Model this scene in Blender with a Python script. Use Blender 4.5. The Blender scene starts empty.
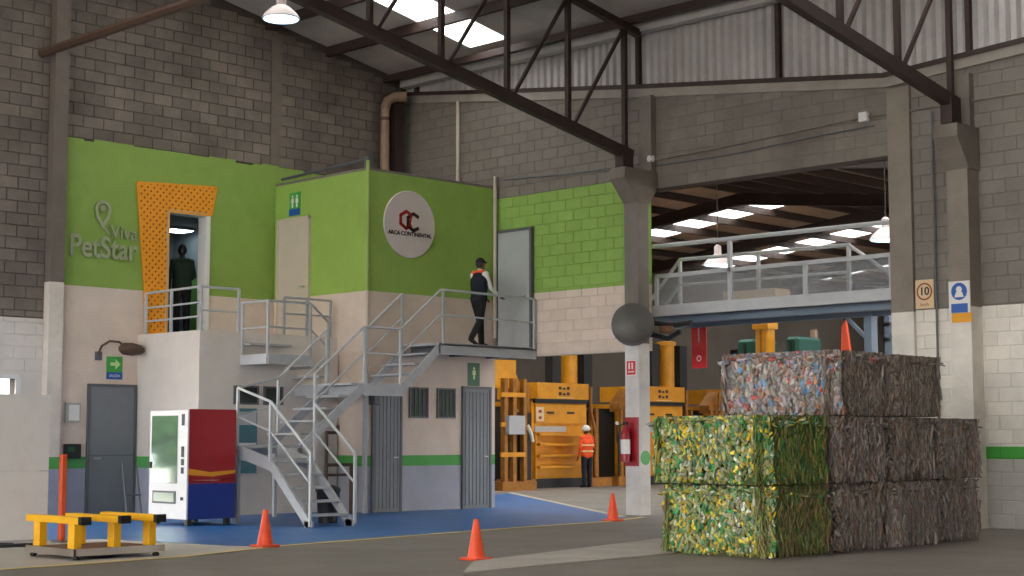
import bpy, bmesh, math, random
import numpy as np
from mathutils import Vector, Matrix

random.seed(7)
rng = np.random.default_rng(7)
SC = bpy.context.scene
COL = SC.collection

# ------------------------------------------------------------------ camera
F, EYE, HOR, YAW = 1600.0, 1.35, 440.0, math.radians(45)
PITCH = math.atan((HOR - 288) / F)
cam_d = bpy.data.cameras.new('camera')
cam_d.sensor_width = 36.0
cam_d.lens = F / 1024 * 36.0
cam_d.clip_end = 400
cam = bpy.data.objects.new('camera', cam_d)
COL.objects.link(cam)
fw = Vector((math.cos(YAW) * math.cos(PITCH), math.sin(YAW) * math.cos(PITCH), math.sin(PITCH)))
cam.location = (0, 0, EYE)
cam.rotation_euler = fw.to_track_quat('-Z', 'Y').to_euler()
SC.camera = cam

# ------------------------------------------------------------------ world / light / exposure
SC.view_settings.view_transform = 'Standard'
SC.view_settings.look = 'None'
SC.view_settings.exposure = 1.38
SC.view_settings.gamma = 1.0
SC.view_settings.use_curve_mapping = False
SC.cycles.use_denoising = True
SC.cycles.max_bounces = 10
SC.cycles.diffuse_bounces = 6
SC.cycles.glossy_bounces = 3
SC.cycles.transmission_bounces = 6
SC.cycles.transparent_max_bounces = 8
SC.cycles.caustics_reflective = False
SC.cycles.caustics_refractive = False
SC.cycles.sample_clamp_indirect = 6.0
SKY = 3.2
w = bpy.data.worlds.new('overcast_sky')
SC.world = w
w.use_nodes = True
bg = w.node_tree.nodes['Background']
bg.inputs[0].default_value = (1.0, 0.975, 0.94, 1)
bg.inputs[1].default_value = SKY

# ------------------------------------------------------------------ pixel -> plane helpers (1024 x 576 frame)
_up = Vector((math.sin(YAW), -math.cos(YAW), 0)).cross(fw)
_rt = Vector((math.sin(YAW), -math.cos(YAW), 0))


def ray(px, py):
    return fw + _rt * ((px - 512) / F) + _up * ((288 - py) / F)


def P(px, py, X=None, Y=None, Z=None):
    d = ray(px, py)
    if X is not None:
        t = X / d.x
    elif Y is not None:
        t = Y / d.y
    else:
        t = (Z - EYE) / d.z
    return Vector((0, 0, EYE)) + d * t


def proj(p):
    q = Vector(p) - Vector((0, 0, EYE))
    z = q.dot(fw)
    return 512 + F * q.dot(_rt) / z, 288 - F * q.dot(_up) / z, z


# ------------------------------------------------------------------ materials
def lin(c):
    return tuple(((v / 255 / 12.92) if v / 255 <= 0.04045 else ((v / 255 + 0.055) / 1.055) ** 2.4) for v in c) + (1,)


MATS = {}


def mat(name, rgb, rough=0.7, var=0.12, scale=3.0, bump=0.0, metal=0.0, bscale=40.0, rnd=0.0, spec=None):
    """plain painted / raw surface: base colour with noise mottling, optional per-piece tone, fine relief"""
    if name in MATS:
        return MATS[name]
    m = bpy.data.materials.new(name)
    m.use_nodes = True
    nt = m.node_tree
    N, L = nt.nodes, nt.links
    b = N['Principled BSDF']
    b.inputs['Roughness'].default_value = rough
    b.inputs['Metallic'].default_value = metal
    if spec is not None:
        b.inputs['Specular IOR Level'].default_value = spec
    geo = N.new('ShaderNodeNewGeometry')
    nz = N.new('ShaderNodeTexNoise')
    nz.inputs['Scale'].default_value = scale
    nz.inputs['Detail'].default_value = 6
    nz.inputs['Roughness'].default_value = 0.65
    L.new(geo.outputs['Position'], nz.inputs['Vector'])
    mr = N.new('ShaderNodeMapRange')
    mr.inputs[1].default_value = 0.3
    mr.inputs[2].default_value = 0.7
    mr.inputs[3].default_value = 1 - var
    mr.inputs[4].default_value = 1 + var
    L.new(nz.outputs[0], mr.inputs[0])
    val = mr.outputs[0]
    if rnd:
        oi = N.new('ShaderNodeObjectInfo')
        a = N.new('ShaderNodeMath')
        a.operation = 'ADD'
        L.new(oi.outputs['Random'], a.inputs[0])
        L.new(geo.outputs['Random Per Island'], a.inputs[1])
        f = N.new('ShaderNodeMath')
        f.operation = 'FRACT'
        L.new(a.outputs[0], f.inputs[0])
        r2 = N.new('ShaderNodeMapRange')
        r2.inputs[3].default_value = 1 - rnd
        r2.inputs[4].default_value = 1 + rnd
        L.new(f.outputs[0], r2.inputs[0])
        mu = N.new('ShaderNodeMath')
        mu.operation = 'MULTIPLY'
        L.new(val, mu.inputs[0])
        L.new(r2.outputs[0], mu.inputs[1])
        val = mu.outputs[0]
    vm = N.new('ShaderNodeVectorMath')
    vm.operation = 'SCALE'
    vm.inputs[0].default_value = lin(rgb)[:3]
    L.new(val, vm.inputs['Scale'])
    L.new(vm.outputs[0], b.inputs['Base Color'])
    if bump:
        n2 = N.new('ShaderNodeTexNoise')
        n2.inputs['Scale'].default_value = bscale
        n2.inputs['Detail'].default_value = 4
        L.new(geo.outputs['Position'], n2.inputs['Vector'])
        bp = N.new('ShaderNodeBump')
        bp.inputs['Strength'].default_value = bump
        bp.inputs['Distance'].default_value = 0.02
        L.new(n2.outputs[0], bp.inputs['Height'])
        L.new(bp.outputs[0], b.inputs['Normal'])
    m.diffuse_color = lin(rgb)
    MATS[name] = m
    return m


def zoned(name, zones, rough=0.7, var=0.08, scale=2.0, bump=0.05, rnd=0.0):
    """paint bands by height: zones = [(z_top, rgb), ...] from the floor up"""
    m = mat(name, (128, 128, 128), rough, var, scale, bump, rnd=rnd)
    nt = m.node_tree
    N, L = nt.nodes, nt.links
    vm = [n for n in N if n.type == 'VECT_MATH'][0]
    geo = [n for n in N if n.type == 'NEW_GEOMETRY'][0]
    sep = N.new('ShaderNodeSeparateXYZ')
    L.new(geo.outputs['Position'], sep.inputs[0])
    cur = None
    for i, (zt, rgb) in enumerate(zones):
        if i == 0:
            c = N.new('ShaderNodeRGB')
            c.outputs[0].default_value = lin(rgb)
            cur = c.outputs[0]
        else:
            g = N.new('ShaderNodeMath')
            g.operation = 'GREATER_THAN'
            g.inputs[1].default_value = zones[i - 1][0]
            L.new(sep.outputs['Z'], g.inputs[0])
            mx = N.new('ShaderNodeMix')
            mx.data_type = 'RGBA'
            L.new(g.outputs[0], mx.inputs[0])
            L.new(cur, mx.inputs[6])
            mx.inputs[7].default_value = lin(rgb)
            cur = mx.outputs[2]
    L.new(cur, vm.inputs[0])
    return m


def emit(name, rgb, strength):
    m = bpy.data.materials.new(name)
    m.use_nodes = True
    b = m.node_tree.nodes['Principled BSDF']
    b.inputs['Base Color'].default_value = lin(rgb)
    b.inputs['Emission Color'].default_value = lin(rgb)
    b.inputs['Emission Strength'].default_value = strength
    MATS[name] = m
    return m


def translucent(name, rgb, transp=0.15):
    m = bpy.data.materials.new(name)
    m.use_nodes = True
    N, L = m.node_tree.nodes, m.node_tree.links
    N.remove(N['Principled BSDF'])
    t = N.new('ShaderNodeBsdfTranslucent')
    t.inputs[0].default_value = lin(rgb)
    tr = N.new('ShaderNodeBsdfTransparent')
    mx = N.new('ShaderNodeMixShader')
    mx.inputs[0].default_value = transp
    L.new(t.outputs[0], mx.inputs[1])
    L.new(tr.outputs[0], mx.inputs[2])
    L.new(mx.outputs[0], N['Material Output'].inputs[0])
    MATS[name] = m
    return m


def glassy(name, rgb, rough, mixf):
    """thin pane: part clear, part glossy"""
    m = bpy.data.materials.new(name)
    m.use_nodes = True
    N, L = m.node_tree.nodes, m.node_tree.links
    b = N['Principled BSDF']
    b.inputs['Base Color'].default_value = lin(rgb)
    b.inputs['Roughness'].default_value = rough
    tr = N.new('ShaderNodeBsdfTransparent')
    mx = N.new('ShaderNodeMixShader')
    mx.inputs[0].default_value = mixf
    L.new(b.outputs[0], mx.inputs[1])
    L.new(tr.outputs[0], mx.inputs[2])
    L.new(mx.outputs[0], N['Material Output'].inputs[0])
    MATS[name] = m
    return m


def vcol_mat(name, rough=0.4):
    m = bpy.data.materials.new(name)
    m.use_nodes = True
    N, L = m.node_tree.nodes, m.node_tree.links
    b = N['Principled BSDF']
    b.inputs['Roughness'].default_value = rough
    a = N.new('ShaderNodeAttribute')
    a.attribute_name = 'tint'
    L.new(a.outputs['Color'], b.inputs['Base Color'])
    MATS[name] = m
    return m


GREEN, GREEN2, CREAM, RAW = (148, 180, 84), (136, 166, 76), (218, 200, 184), (128, 118, 106)
M = dict(
    mortar=mat('mortar', (90, 82, 74), 0.95, 0.15, 2),
    block=mat('raw_block', (116, 106, 96), 0.95, 0.34, 0.8, 0.35, bscale=25, rnd=0.16),
    block_grey=mat('grey_block', (126, 119, 110), 0.95, 0.24, 0.9, 0.3, bscale=25, rnd=0.07),
    mortar_grey=mat('grey_mortar', (118, 112, 104), 0.95, 0.15, 2),
    block_green=mat('green_painted_block', GREEN2, 0.6, 0.08, 2, 0.15, bscale=25, rnd=0.03),
    concrete=mat('cast_concrete', (124, 116, 106), 0.9, 0.22, 1.5, 0.2),
    concrete_l=mat('pale_concrete', (172, 164, 154), 0.9, 0.15, 1.5, 0.15),
    steel=mat('brown_steel', (56, 41, 35), 0.6, 0.25, 4, 0.1),
    roof=mat('fibre_roof', (196, 186, 176), 0.9, 0.12, 1.2),
    roof_b=mat('back_roof', (204, 178, 158), 0.9, 0.15, 1.2),
    zinc=mat('zinc_sheet', (196, 192, 188), 0.45, 0.15, 1.3, metal=0.25),
    railm=mat('grey_rail_paint', (186, 188, 190), 0.4, 0.06, 6),
    stairm=mat('stair_grey_paint', (168, 170, 172), 0.5, 0.1, 5),
    darkgrey=mat('dark_grey_paint', (92, 94, 98), 0.5, 0.1, 3),
    doorgrey=mat('grey_door_paint', (116, 120, 124), 0.45, 0.06, 3),
    dooroff=mat('offwhite_door', (200, 188, 172), 0.5, 0.04, 3),
    doorlight=mat('light_grey_door', (176, 178, 180), 0.45, 0.05, 3),
    white=mat('white_paint', (226, 224, 220), 0.5, 0.04, 4),
    black=mat('black_plastic', (22, 22, 24), 0.5, 0.1, 6),
    yellow=mat('machine_yellow', (214, 146, 24), 0.45, 0.14, 3),
    yellow_d=mat('brown_machine_yellow', (156, 102, 34), 0.6, 0.35, 4),  # darker, browner and blotchier yellow for the side parts
    yellow_b=mat('stand_yellow', (244, 184, 24), 0.4, 0.06, 5),
    orange=mat('cone_orange', (240, 84, 40), 0.45, 0.06, 8),
    red=mat('sign_red', (206, 22, 38), 0.4, 0.05, 6),
    darkred=mat('extinguisher_red', (150, 18, 32), 0.35, 0.05, 6),
    blue=mat('sign_blue', (28, 86, 168), 0.4, 0.05, 6),
    teal=mat('teal_board', (70, 120, 130), 0.6, 0.1, 5),
    sgreen=mat('sign_green', (66, 160, 70), 0.4, 0.05, 6),
    dgreen=mat('dark_sign_green', (16, 84, 52), 0.4, 0.05, 6),
    lgreen=mat('pale_picto_green', (190, 226, 150), 0.5, 0.03, 6),
    silver=mat('brushed_silver', (176, 178, 170), 0.35, 0.05, 8, metal=0.6),
    letters=mat('pale_letter', (158, 166, 128), 0.5, 0.05, 8),
    lattice=mat('orange_lattice', (240, 160, 34), 0.55, 0.06, 6),
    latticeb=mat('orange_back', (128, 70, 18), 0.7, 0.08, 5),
    glassd=mat('dark_glass', (24, 34, 32), 0.5, 0.05, 4),
    bluegrey=mat('bluegrey_steel', (112, 128, 146), 0.5, 0.08, 4),
    rust=mat('brown_pipe', (84, 62, 48), 0.6, 0.15, 6),
    pipe=mat('clay_pipe', (150, 124, 102), 0.6, 0.2, 4),
    teald=mat('teal_tarp', (16, 80, 68), 0.6, 0.1, 3),
    beige=mat('beige_board', (224, 196, 156), 0.6, 0.04, 5),
    ring=mat('sign_ring', (150, 70, 40), 0.6, 0.04, 5),
    pink=mat('disc_white', (214, 200, 196), 0.5, 0.03, 5),
    dlogo=mat('logo_dark', (52, 36, 36), 0.5, 0.03, 5),
    rlogo=mat('logo_red', (178, 28, 40), 0.5, 0.03, 5),
    wood=mat('deck_brown', (120, 84, 54), 0.7, 0.2, 6),
    orangepost=mat('bollard_orange', (216, 84, 34), 0.5, 0.06, 5),
    skin=mat('skin', (128, 84, 62), 0.6, 0.05, 8),
    navy=mat('navy_cloth', (22, 26, 38), 0.9, 0.1, 12),
    blackc=mat('black_cloth', (20, 20, 22), 0.9, 0.1, 12),
    whitec=mat('white_cloth', (226, 222, 216), 0.9, 0.05, 12),
    hivis=mat('hivis_orange', (240, 86, 32), 0.7, 0.06, 10),
    reflect=mat('reflective_tape', (222, 206, 150), 0.4, 0.04, 10),
    greenc=mat('dark_green_cloth', (26, 44, 32), 0.9, 0.1, 12),
    leaf=mat('leaf', (70, 120, 50), 0.7, 0.3, 8),
    bark=mat('bark', (90, 70, 54), 0.9, 0.2, 8),
    stone=mat('stone_ground', (150, 146, 138), 0.9, 0.1, 1),
    backwall=mat('far_wall', (92, 84, 76), 0.9, 0.12, 0.8),
    roomwall=mat('room_wall', (120, 132, 136), 0.7, 0.04, 2),
    roomgreen=mat('room_green', (110, 176, 80), 0.7, 0.04, 2),
    cyan=mat('tint_blue', (60, 130, 200), 0.4, 0.04, 4),
    vend_red=mat('machine_red', (168, 16, 30), 0.35, 0.05, 4),
    vend_blue=mat('machine_blue', (16, 50, 140), 0.35, 0.05, 4),
    mirror=mat('machine_glass', (196, 214, 206), 0.06, 0.02, 4, metal=0.85),
    tag_yellow=mat('tag_yellow', (226, 158, 24), 0.5, 0.04, 4),
    skylight=translucent('skylight_fibre', (236, 238, 240), 0.25),
    screen=glassy('grey_mesh_screen', (150, 152, 154), 0.6, 0.62),
    lampglow=emit('lamp_glow', (190, 226, 255), 1.4),
    tube=emit('office_lamp', (235, 248, 255), 4.0),
    bottle=vcol_mat('crushed_bottle', 0.42),
)
WL = zoned('left_plaster', [(0.84, (158, 160, 176)), (1.05, (84, 160, 84)), (4.14, CREAM), (99, GREEN2)], bump=0.06)
WBX = zoned('box_plaster', [(0.86, (168, 168, 176)), (1.06, (84, 164, 78)), (4.15, CREAM), (99, GREEN)], bump=0.05)
WBK = zoned('back_block_paint', [(4.25, CREAM), (6.25, (138, 172, 82)), (99, (126, 118, 109))], 0.75, 0.1, 1.5, 0.25, rnd=0.05)
WRT = zoned('right_block_paint', [(1.06, (180, 178, 172)), (1.25, (72, 164, 66)), (3.42, (226, 220, 210)), (99, (126, 120, 112))], 0.8, 0.12, 1.5, 0.25, rnd=0.06)
WRTM = zoned('right_mortar_paint', [(1.06, (166, 164, 158)), (1.25, (66, 150, 60)), (3.42, (208, 202, 192)), (99, (112, 106, 98))], 0.9, 0.1, 1.5)
WBKM = zoned('back_mortar_paint', [(4.25, (208, 192, 178)), (6.25, (130, 164, 77)), (99, (116, 108, 100))], 0.9, 0.1, 1.5)
COLZ = zoned('column_paint', [(3.1, (206, 202, 198)), (99, (118, 111, 103))], 0.8, 0.18, 1.5, 0.15)
PILZ = zoned('pilaster_paint', [(3.4, (222, 216, 206)), (99, (138, 128, 117))], 0.85, 0.16, 1.5, 0.15)
PLZ = zoned('left_column_paint', [(0.84, (158, 160, 176)), (1.05, (84, 160, 84)), (4.16, (214, 204, 190)), (99, (110, 100, 90))], 0.85, 0.16, 1.5, 0.15)


# ------------------------------------------------------------------ mesh helpers
def box(bm, x0, x1, y0, y1, z0, z1):
    x0, x1 = sorted((x0, x1)); y0, y1 = sorted((y0, y1)); z0, z1 = sorted((z0, z1))
    v = [bm.verts.new(p) for p in ((x0, y0, z0), (x1, y0, z0), (x1, y1, z0), (x0, y1, z0),
                                   (x0, y0, z1), (x1, y0, z1), (x1, y1, z1), (x0, y1, z1))]
    for f in ((3, 2, 1, 0), (4, 5, 6, 7), (0, 1, 5, 4), (1, 2, 6, 5), (2, 3, 7, 6), (3, 0, 4, 7)):
        bm.faces.new([v[i] for i in f])
    return v


def basis(d):
    d = Vector(d).normalized()
    u = d.cross(Vector((0, 0, 1)))
    if u.length < 1e-4:
        u = Vector((1, 0, 0))
    u.normalize()
    return d, u, d.cross(u)


def bar(bm, p, q, w_, h_=None):
    """rectangular bar from p to q; w_ horizontal, h_ the other way"""
    h_ = h_ or w_
    p, q = Vector(p), Vector(q)
    d, u, n = basis(q - p)
    a = [[bm.verts.new(c + u * (sx * w_ / 2) + n * (sy * h_ / 2)) for sx, sy in ((-1, -1), (1, -1), (1, 1), (-1, 1))] for c in (p, q)]
    for i in range(4):
        bm.faces.new((a[0][i], a[0][(i + 1) % 4], a[1][(i + 1) % 4], a[1][i]))
    bm.faces.new(a[0][::-1]); bm.faces.new(a[1])


def tube(bm, pts, r, n=10, r2=None, cap=True):
    pts = [Vector(p) for p in pts]
    rings = []
    prev = None
    for i, p in enumerate(pts):
        d = (pts[min(i + 1, len(pts) - 1)] - pts[max(i - 1, 0)])
        d, u, nn = basis(d)
        if prev is not None:
            u = (prev - d * prev.dot(d)).normalized()
            nn = d.cross(u)
        prev = u
        rr = r if r2 is None else r + (r2 - r) * i / (len(pts) - 1)
        rings.append([bm.verts.new(p + (u * math.cos(2 * math.pi * k / n) + nn * math.sin(2 * math.pi * k / n)) * rr) for k in range(n)])
    for a, b in zip(rings, rings[1:]):
        for k in range(n):
            bm.faces.new((a[k], a[(k + 1) % n], b[(k + 1) % n], b[k]))
    if cap:
        bm.faces.new(rings[0][::-1]); bm.faces.new(rings[-1])


def lathe(bm, c, prof, n=20, axis=(0, 0, 1)):
    """prof = [(r, h)...] about an axis through c"""
    d, u, nn = basis(axis)
    c = Vector(c)
    rings = []
    for r, h in prof:
        rings.append([bm.verts.new(c + d * h + (u * math.cos(2 * math.pi * k / n) + nn * math.sin(2 * math.pi * k / n)) * max(r, 1e-4)) for k in range(n)])
    for a, b in zip(rings, rings[1:]):
        for k in range(n):
            bm.faces.new((a[k], a[(k + 1) % n], b[(k + 1) % n], b[k]))
    bm.faces.new(rings[0][::-1]); bm.faces.new(rings[-1])


def prism(bm, poly, off):
    """closed polygon (3D points) extruded by the vector off"""
    a = [bm.verts.new(p) for p in poly]
    b = [bm.verts.new(Vector(p) + Vector(off)) for p in poly]
    n = len(a)
    for i in range(n):
        bm.faces.new((a[i], a[(i + 1) % n], b[(i + 1) % n], b[i]))
    bm.faces.new(a[::-1]); bm.faces.new(b)


def obj(name, bm, m, parent=None, smooth=False, bevel=0.0, loc=None):
    bmesh.ops.recalc_face_normals(bm, faces=bm.faces)
    me = bpy.data.meshes.new(name)
    if bevel:
        bmesh.ops.bevel(bm, geom=list(bm.edges), offset=bevel, segments=1, affect='EDGES', clamp_overlap=True)
    bm.to_mesh(me); bm.free()
    me.materials.append(M[m] if isinstance(m, str) else m)
    if smooth:
        me.shade_smooth()
        try:
            me.set_sharp_from_angle(angle=math.radians(40))
        except Exception:
            pass
    o = bpy.data.objects.new(name, me)
    COL.objects.link(o)
    if loc is not None:
        o.location = loc
    if parent is not None:
        o.parent = parent
        o.matrix_parent_inverse = Matrix.Translation(parent_loc(parent)).inverted()
    return o


def parent_loc(p):
    """parts keep world coordinates in their meshes, so only a thing's own Empty is offset"""
    return p.location if p.parent is None else Vector((0, 0, 0))


def B():
    return bmesh.new()


def bx(name, m, parent, x0, x1, y0, y1, z0, z1, bevel=0.0):
    bm = B(); box(bm, x0, x1, y0, y1, z0, z1)
    return obj(name, bm, m, parent, bevel=bevel)


def brs(name, m, parent, p, q, w_, h_=None):
    bm = B(); bar(bm, p, q, w_, h_)
    return obj(name, bm, m, parent)


def tb(name, m, parent, pts, r, n=8, r2=None):
    bm = B(); tube(bm, pts, r, n, r2)
    return obj(name, bm, m, parent, smooth=True)


def tag(o, label, cat, group=None, kind=None):
    o['label'] = label
    o['category'] = cat
    if group:
        o['group'] = group
    if kind:
        o['kind'] = kind
    return o


def thing(name, label, cat, loc, group=None):
    o = bpy.data.objects.new(name, None)
    COL.objects.link(o)
    o.empty_display_size = 0.2
    o.location = loc
    return tag(o, label, cat, group)


def struct(o, label, cat='wall'):
    return tag(o, label, cat, kind='structure')


def text(name, s, m, parent, size, depth, mw, align='CENTER', bold=0.0, sx=1.0):
    cu = bpy.data.curves.new(name, 'FONT')
    cu.body = s
    cu.size = size
    cu.extrude = depth
    cu.offset = bold
    cu.align_x = align
    cu.align_y = 'CENTER'
    t = bpy.data.objects.new(name, cu)
    COL.objects.link(t)
    dg = bpy.context.evaluated_depsgraph_get()
    me = bpy.data.meshes.new_from_object(t.evaluated_get(dg))
    bpy.data.objects.remove(t)
    bpy.data.curves.remove(cu)
    me.transform(mw @ Matrix.Diagonal((sx, 1, 1, 1)))
    me.materials.clear()
    me.materials.append(M[m])
    o = bpy.data.objects.new(name, me)
    COL.objects.link(o)
    if parent is not None:
        o.parent = parent
        o.matrix_parent_inverse = Matrix.Translation(parent_loc(parent)).inverted()
    return o


# frames for flat marks: local x = reading direction, local y = up, local z = out of the wall
def on_y(x, y, z):      # on a face looking to -Y, read along +X
    return Matrix(((1, 0, 0, x), (0, 0, -1, y), (0, 1, 0, z), (0, 0, 0, 1)))


def on_x(x, y, z):      # on a face looking to -X, read along -Y
    return Matrix(((0, 0, -1, x), (-1, 0, 0, y), (0, 1, 0, z), (0, 0, 0, 1)))


def flat(name, m, parent, mw, poly, d=0.006):
    """flat mark: polygon in the local frame mw, d thick"""
    bm = B()
    prism(bm, [mw @ Vector((p[0], p[1], 0)) for p in poly], (mw.to_3x3() @ Vector((0, 0, d))))
    return obj(name, bm, m, parent)


def rect(x, y, w_, h_):
    return [(x - w_ / 2, y - h_ / 2), (x + w_ / 2, y - h_ / 2), (x + w_ / 2, y + h_ / 2), (x - w_ / 2, y + h_ / 2)]


def circ(x, y, r, n=28, sy=1.0):
    return [(x + r * math.cos(2 * math.pi * k / n), y + sy * r * math.sin(2 * math.pi * k / n)) for k in range(n)]


def ringmark(name, m, parent, mw, x, y, r0, r1, d=0.006, n=28):
    bm = B()
    nz = mw.to_3x3() @ Vector((0, 0, d))
    def ring_(r, o):
        return [bm.verts.new(mw @ Vector((x + r * math.cos(2 * math.pi * k / n), y + r * math.sin(2 * math.pi * k / n), 0)) + o) for k in range(n)]
    z = Vector((0, 0, 0))
    a, b, c, e = ring_(r0, z), ring_(r1, z), ring_(r0, nz), ring_(r1, nz)
    for k in range(n):
        j = (k + 1) % n
        bm.faces.new((c[k], e[k], e[j], c[j])); bm.faces.new((b[k], e[k], e[j], b[j]))
        bm.faces.new((a[k], c[k], c[j], a[j])); bm.faces.new((a[k], b[k], b[j], a[j]))
    return obj(name, bm, m, parent)


# ------------------------------------------------------------------ layout constants (metres)
XB = 22.7        # back wall plane
YL = 26.05       # left wall plane
XBX, YBX = 19.27, 23.13   # corner of the upper office box
EAVE, SLOPE = 9.07, 0.186
RIDGE_X = 0.0


def roofz(x):
    return EAVE + SLOPE * (XB - x) if x >= RIDGE_X else EAVE + SLOPE * XB + SLOPE * (x - RIDGE_X)


# ------------------------------------------------------------------ floor and outside ground
fl_m = mat('floor_concrete', (122, 115, 107), 0.6, 0.2, 0.7, 0.05, bscale=12)
floor = struct(bx('floor', fl_m, None, -16, 62, -14, 42, -0.2, 0.0), 'worn grey concrete floor of the plant hall', 'floor')
bm = B()
pts = [(21.3, 18.45), (20.0, 17.85), (17.6, 17.62), (12.5, 16.78), (12.1, 17.0), (11.6, 18.6), (9.0, 20.6), (9.0, 25.9), (30.6, 25.9), (28.67, 28.6)]
prism(bm, [(x, y, 0.0) for x, y in [(21.4, 18.6), (20.0, 17.9), (17.6, 17.66), (12.5, 16.84), (12.1, 17.2), (11.7, 19.6), (8.0, 20.9), (8.0, 26.0), (22.7, 26.0), (29.0, 29.0)]], (0, 0, 0.004))
obj('blue_floor_paint', bm, mat('blue_floor', (42, 104, 168), 0.4, 0.16, 1.2), floor)
bm = B()
prism(bm, [(x, y, 0.0) for x, y in [(5.0, 15.2), (8.17, 15.75), (10.54, 16.0), (12.45, 16.76), (12.05, 17.2), (11.65, 19.6), (8, 20.9), (5.0, 20.9)]], (0, 0, 0.003))
obj('gate_lit_floor', bm, mat('gate_lit_concrete', (194, 188, 178), 0.6, 0.12, 1), floor)  # pale concrete, with daylight from the gate put into its colour


def stripe(pts, w_, m, z=0.006):
    bm = B()
    for a, b in zip(pts, pts[1:]):
        a, b = Vector((*a, z)), Vector((*b, z))
        d = (b - a).normalized(); n = Vector((-d.y, d.x, 0)) * w_ / 2
        prism(bm, [a - n, b - n, b + n, a + n], (0, 0, 0.002))
    return obj('floor_line', bm, m, floor)


yl = mat('line_yellow', (226, 204, 130), 0.6, 0.15, 3)
stripe([(5.0, 15.15), (8.17, 15.72), (10.54, 15.95), (12.5, 16.7), (17.6, 17.55), (20.0, 17.8), (21.6, 18.35)], 0.13, yl)
stripe([(29.3, 29.4), (21.5, 18.75)], 0.13, mat('line_pale', (196, 186, 160), 0.6, 0.15, 3))
bm = B()
prism(bm, [(x, y, 0.0) for x, y in [(12.35, 12.95), (16.9, 14.1), (18.5, 13.6), (14.9, 12.2), (12.55, 12.05), (11.2, 11.9)]], (0, 0, 0.02))
obj('raised_slab', bm, 'concrete_l', floor)
struct(bx('ground_outside', 'stone', None, -70, 62.5, 42.01, 80, -0.25, -0.02), 'pale paved yard outside the hall', 'ground')
struct(bx('ground_outside', 'stone', None, -16, 62.5, -60, -14.21, -0.25, -0.02), 'pale unseen ground added beyond the back hall to bounce daylight', 'ground')  # unseen ground added to bounce daylight into the back hall
struct(bx('ground_outside', 'stone', None, -70, -16.01, -40, 42, -0.25, -0.02), 'pale unseen ground added beyond the open front to bounce daylight', 'ground')  # unseen, added pale as a bounce for light through the open front

# ------------------------------------------------------------------ block walls
_unit = B()
v = [_unit.verts.new(p) for p in ((-.5, -.5, 0), (.5, -.5, 0), (.5, .5, 0), (-.5, .5, 0))]
u_ = [_unit.verts.new(p) for p in ((-.485, -.47, 1), (.485, -.47, 1), (.485, .47, 1), (-.485, .47, 1))]
for i in range(4):
    _unit.faces.new((v[i], v[(i + 1) % 4], u_[(i + 1) % 4], u_[i]))
_unit.faces.new(u_)
UNIT = {}


def unit_block(m):
    if m.name not in UNIT:
        me = bpy.data.meshes.new('concrete_block')
        _unit.to_mesh(me)
        me.materials.append(m)
        UNIT[m.name] = me
    return UNIT[m.name]


BW, BH, JT = 0.42, 0.215, 0.013


def blocks(parent, axis, const, rects, mfun, depth=0.008, z_off=0.0, a_off=0.0, limit=300, top=None):
    """running-bond blocks proud of a wall; axis 'x': wall in plane X=const (runs along Y), 'y': plane Y=const"""
    out = []
    for (a0, a1, z0, z1) in rects:
        r0 = math.floor((z0 - z_off) / BH)
        r1 = math.ceil((z1 - z_off) / BH)
        for r in range(r0, r1):
            zb, zt = z_off + r * BH, z_off + (r + 1) * BH
            zb, zt = max(zb, z0), min(zt, z1)
            sh = a_off + (BW / 2 if r % 2 else 0)
            c0 = math.floor((a0 - sh) / BW); c1 = math.ceil((a1 - sh) / BW)
            for c in range(c0, c1):
                s, e = max(sh + c * BW, a0), min(sh + (c + 1) * BW, a1)
                zt2 = zt
                if top:
                    zt2 = min(zt, top((s + e) / 2))
                if e - s < 0.07 or zt2 - zb < 0.07:
                    continue
                out.append((s + JT / 2, e - JT / 2, zb + JT / 2, zt2 - JT / 2))
    items = []
    for s, e, zb, zt in out:
        ctr = (const, (s + e) / 2, (zb + zt) / 2) if axis == 'x' else ((s + e) / 2, const, (zb + zt) / 2)
        px, py, d = proj(ctr)
        vis = (e - s) * (zt - zb) / (d * d) if d > 0 and -20 < px < 1044 and -15 < py < 590 else 0
        items.append((vis, s, e, zb, zt, ctr))
    items.sort(key=lambda t: -t[0])
    rest = {}
    rb = random.Random(3)
    for i, (vis, s, e, zb, zt, ctr) in enumerate(items):
        m = mfun(s, e, zb, zt)
        dj = depth * rb.uniform(0.75, 1.25)
        if axis == 'x':
            mw = Matrix(((0, 0, -1, ctr[0]), (-1, 0, 0, ctr[1]), (0, 1, 0, ctr[2]), (0, 0, 0, 1)))
        else:
            mw = Matrix(((1, 0, 0, ctr[0]), (0, 0, -1, ctr[1]), (0, 1, 0, ctr[2]), (0, 0, 0, 1)))
        mw = mw @ Matrix.Diagonal((e - s, zt - zb, dj, 1))
        if i < limit and vis > 0:
            o = bpy.data.objects.new('concrete_block', unit_block(m))
            COL.objects.link(o)
            o.parent = parent
            o.matrix_parent_inverse = Matrix.Translation(parent_loc(parent)).inverted()
            o.matrix_basis = mw
        else:
            rest.setdefault(m.name, (m, []))[1].append(mw)
    for m, L in rest.values():
        bm = B()
        tmp = bpy.data.meshes.new('t'); _unit.to_mesh(tmp)
        for mw in L:
            n0 = len(bm.verts)
            bm.from_mesh(tmp)
            bm.verts.ensure_lookup_table()
            bmesh.ops.transform(bm, matrix=mw, verts=bm.verts[n0:])
        bpy.data.meshes.remove(tmp)
        o = obj('blockwork', bm, m, parent)
        o['kind'] = 'stuff'


# --- left wall: plain body pieces around the openings
WT = 0.22
G0, G1, GZ = 4.5, 12.2, 4.6          # open gate left of the frame
W0, W1, WZ0, WZ1 = 12.55, 13.72, 1.3, 2.42   # small window
D0, D1, DZ0, DZ1 = 16.74, 17.63, 3.36, 5.70  # doorway with the lattice


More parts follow.
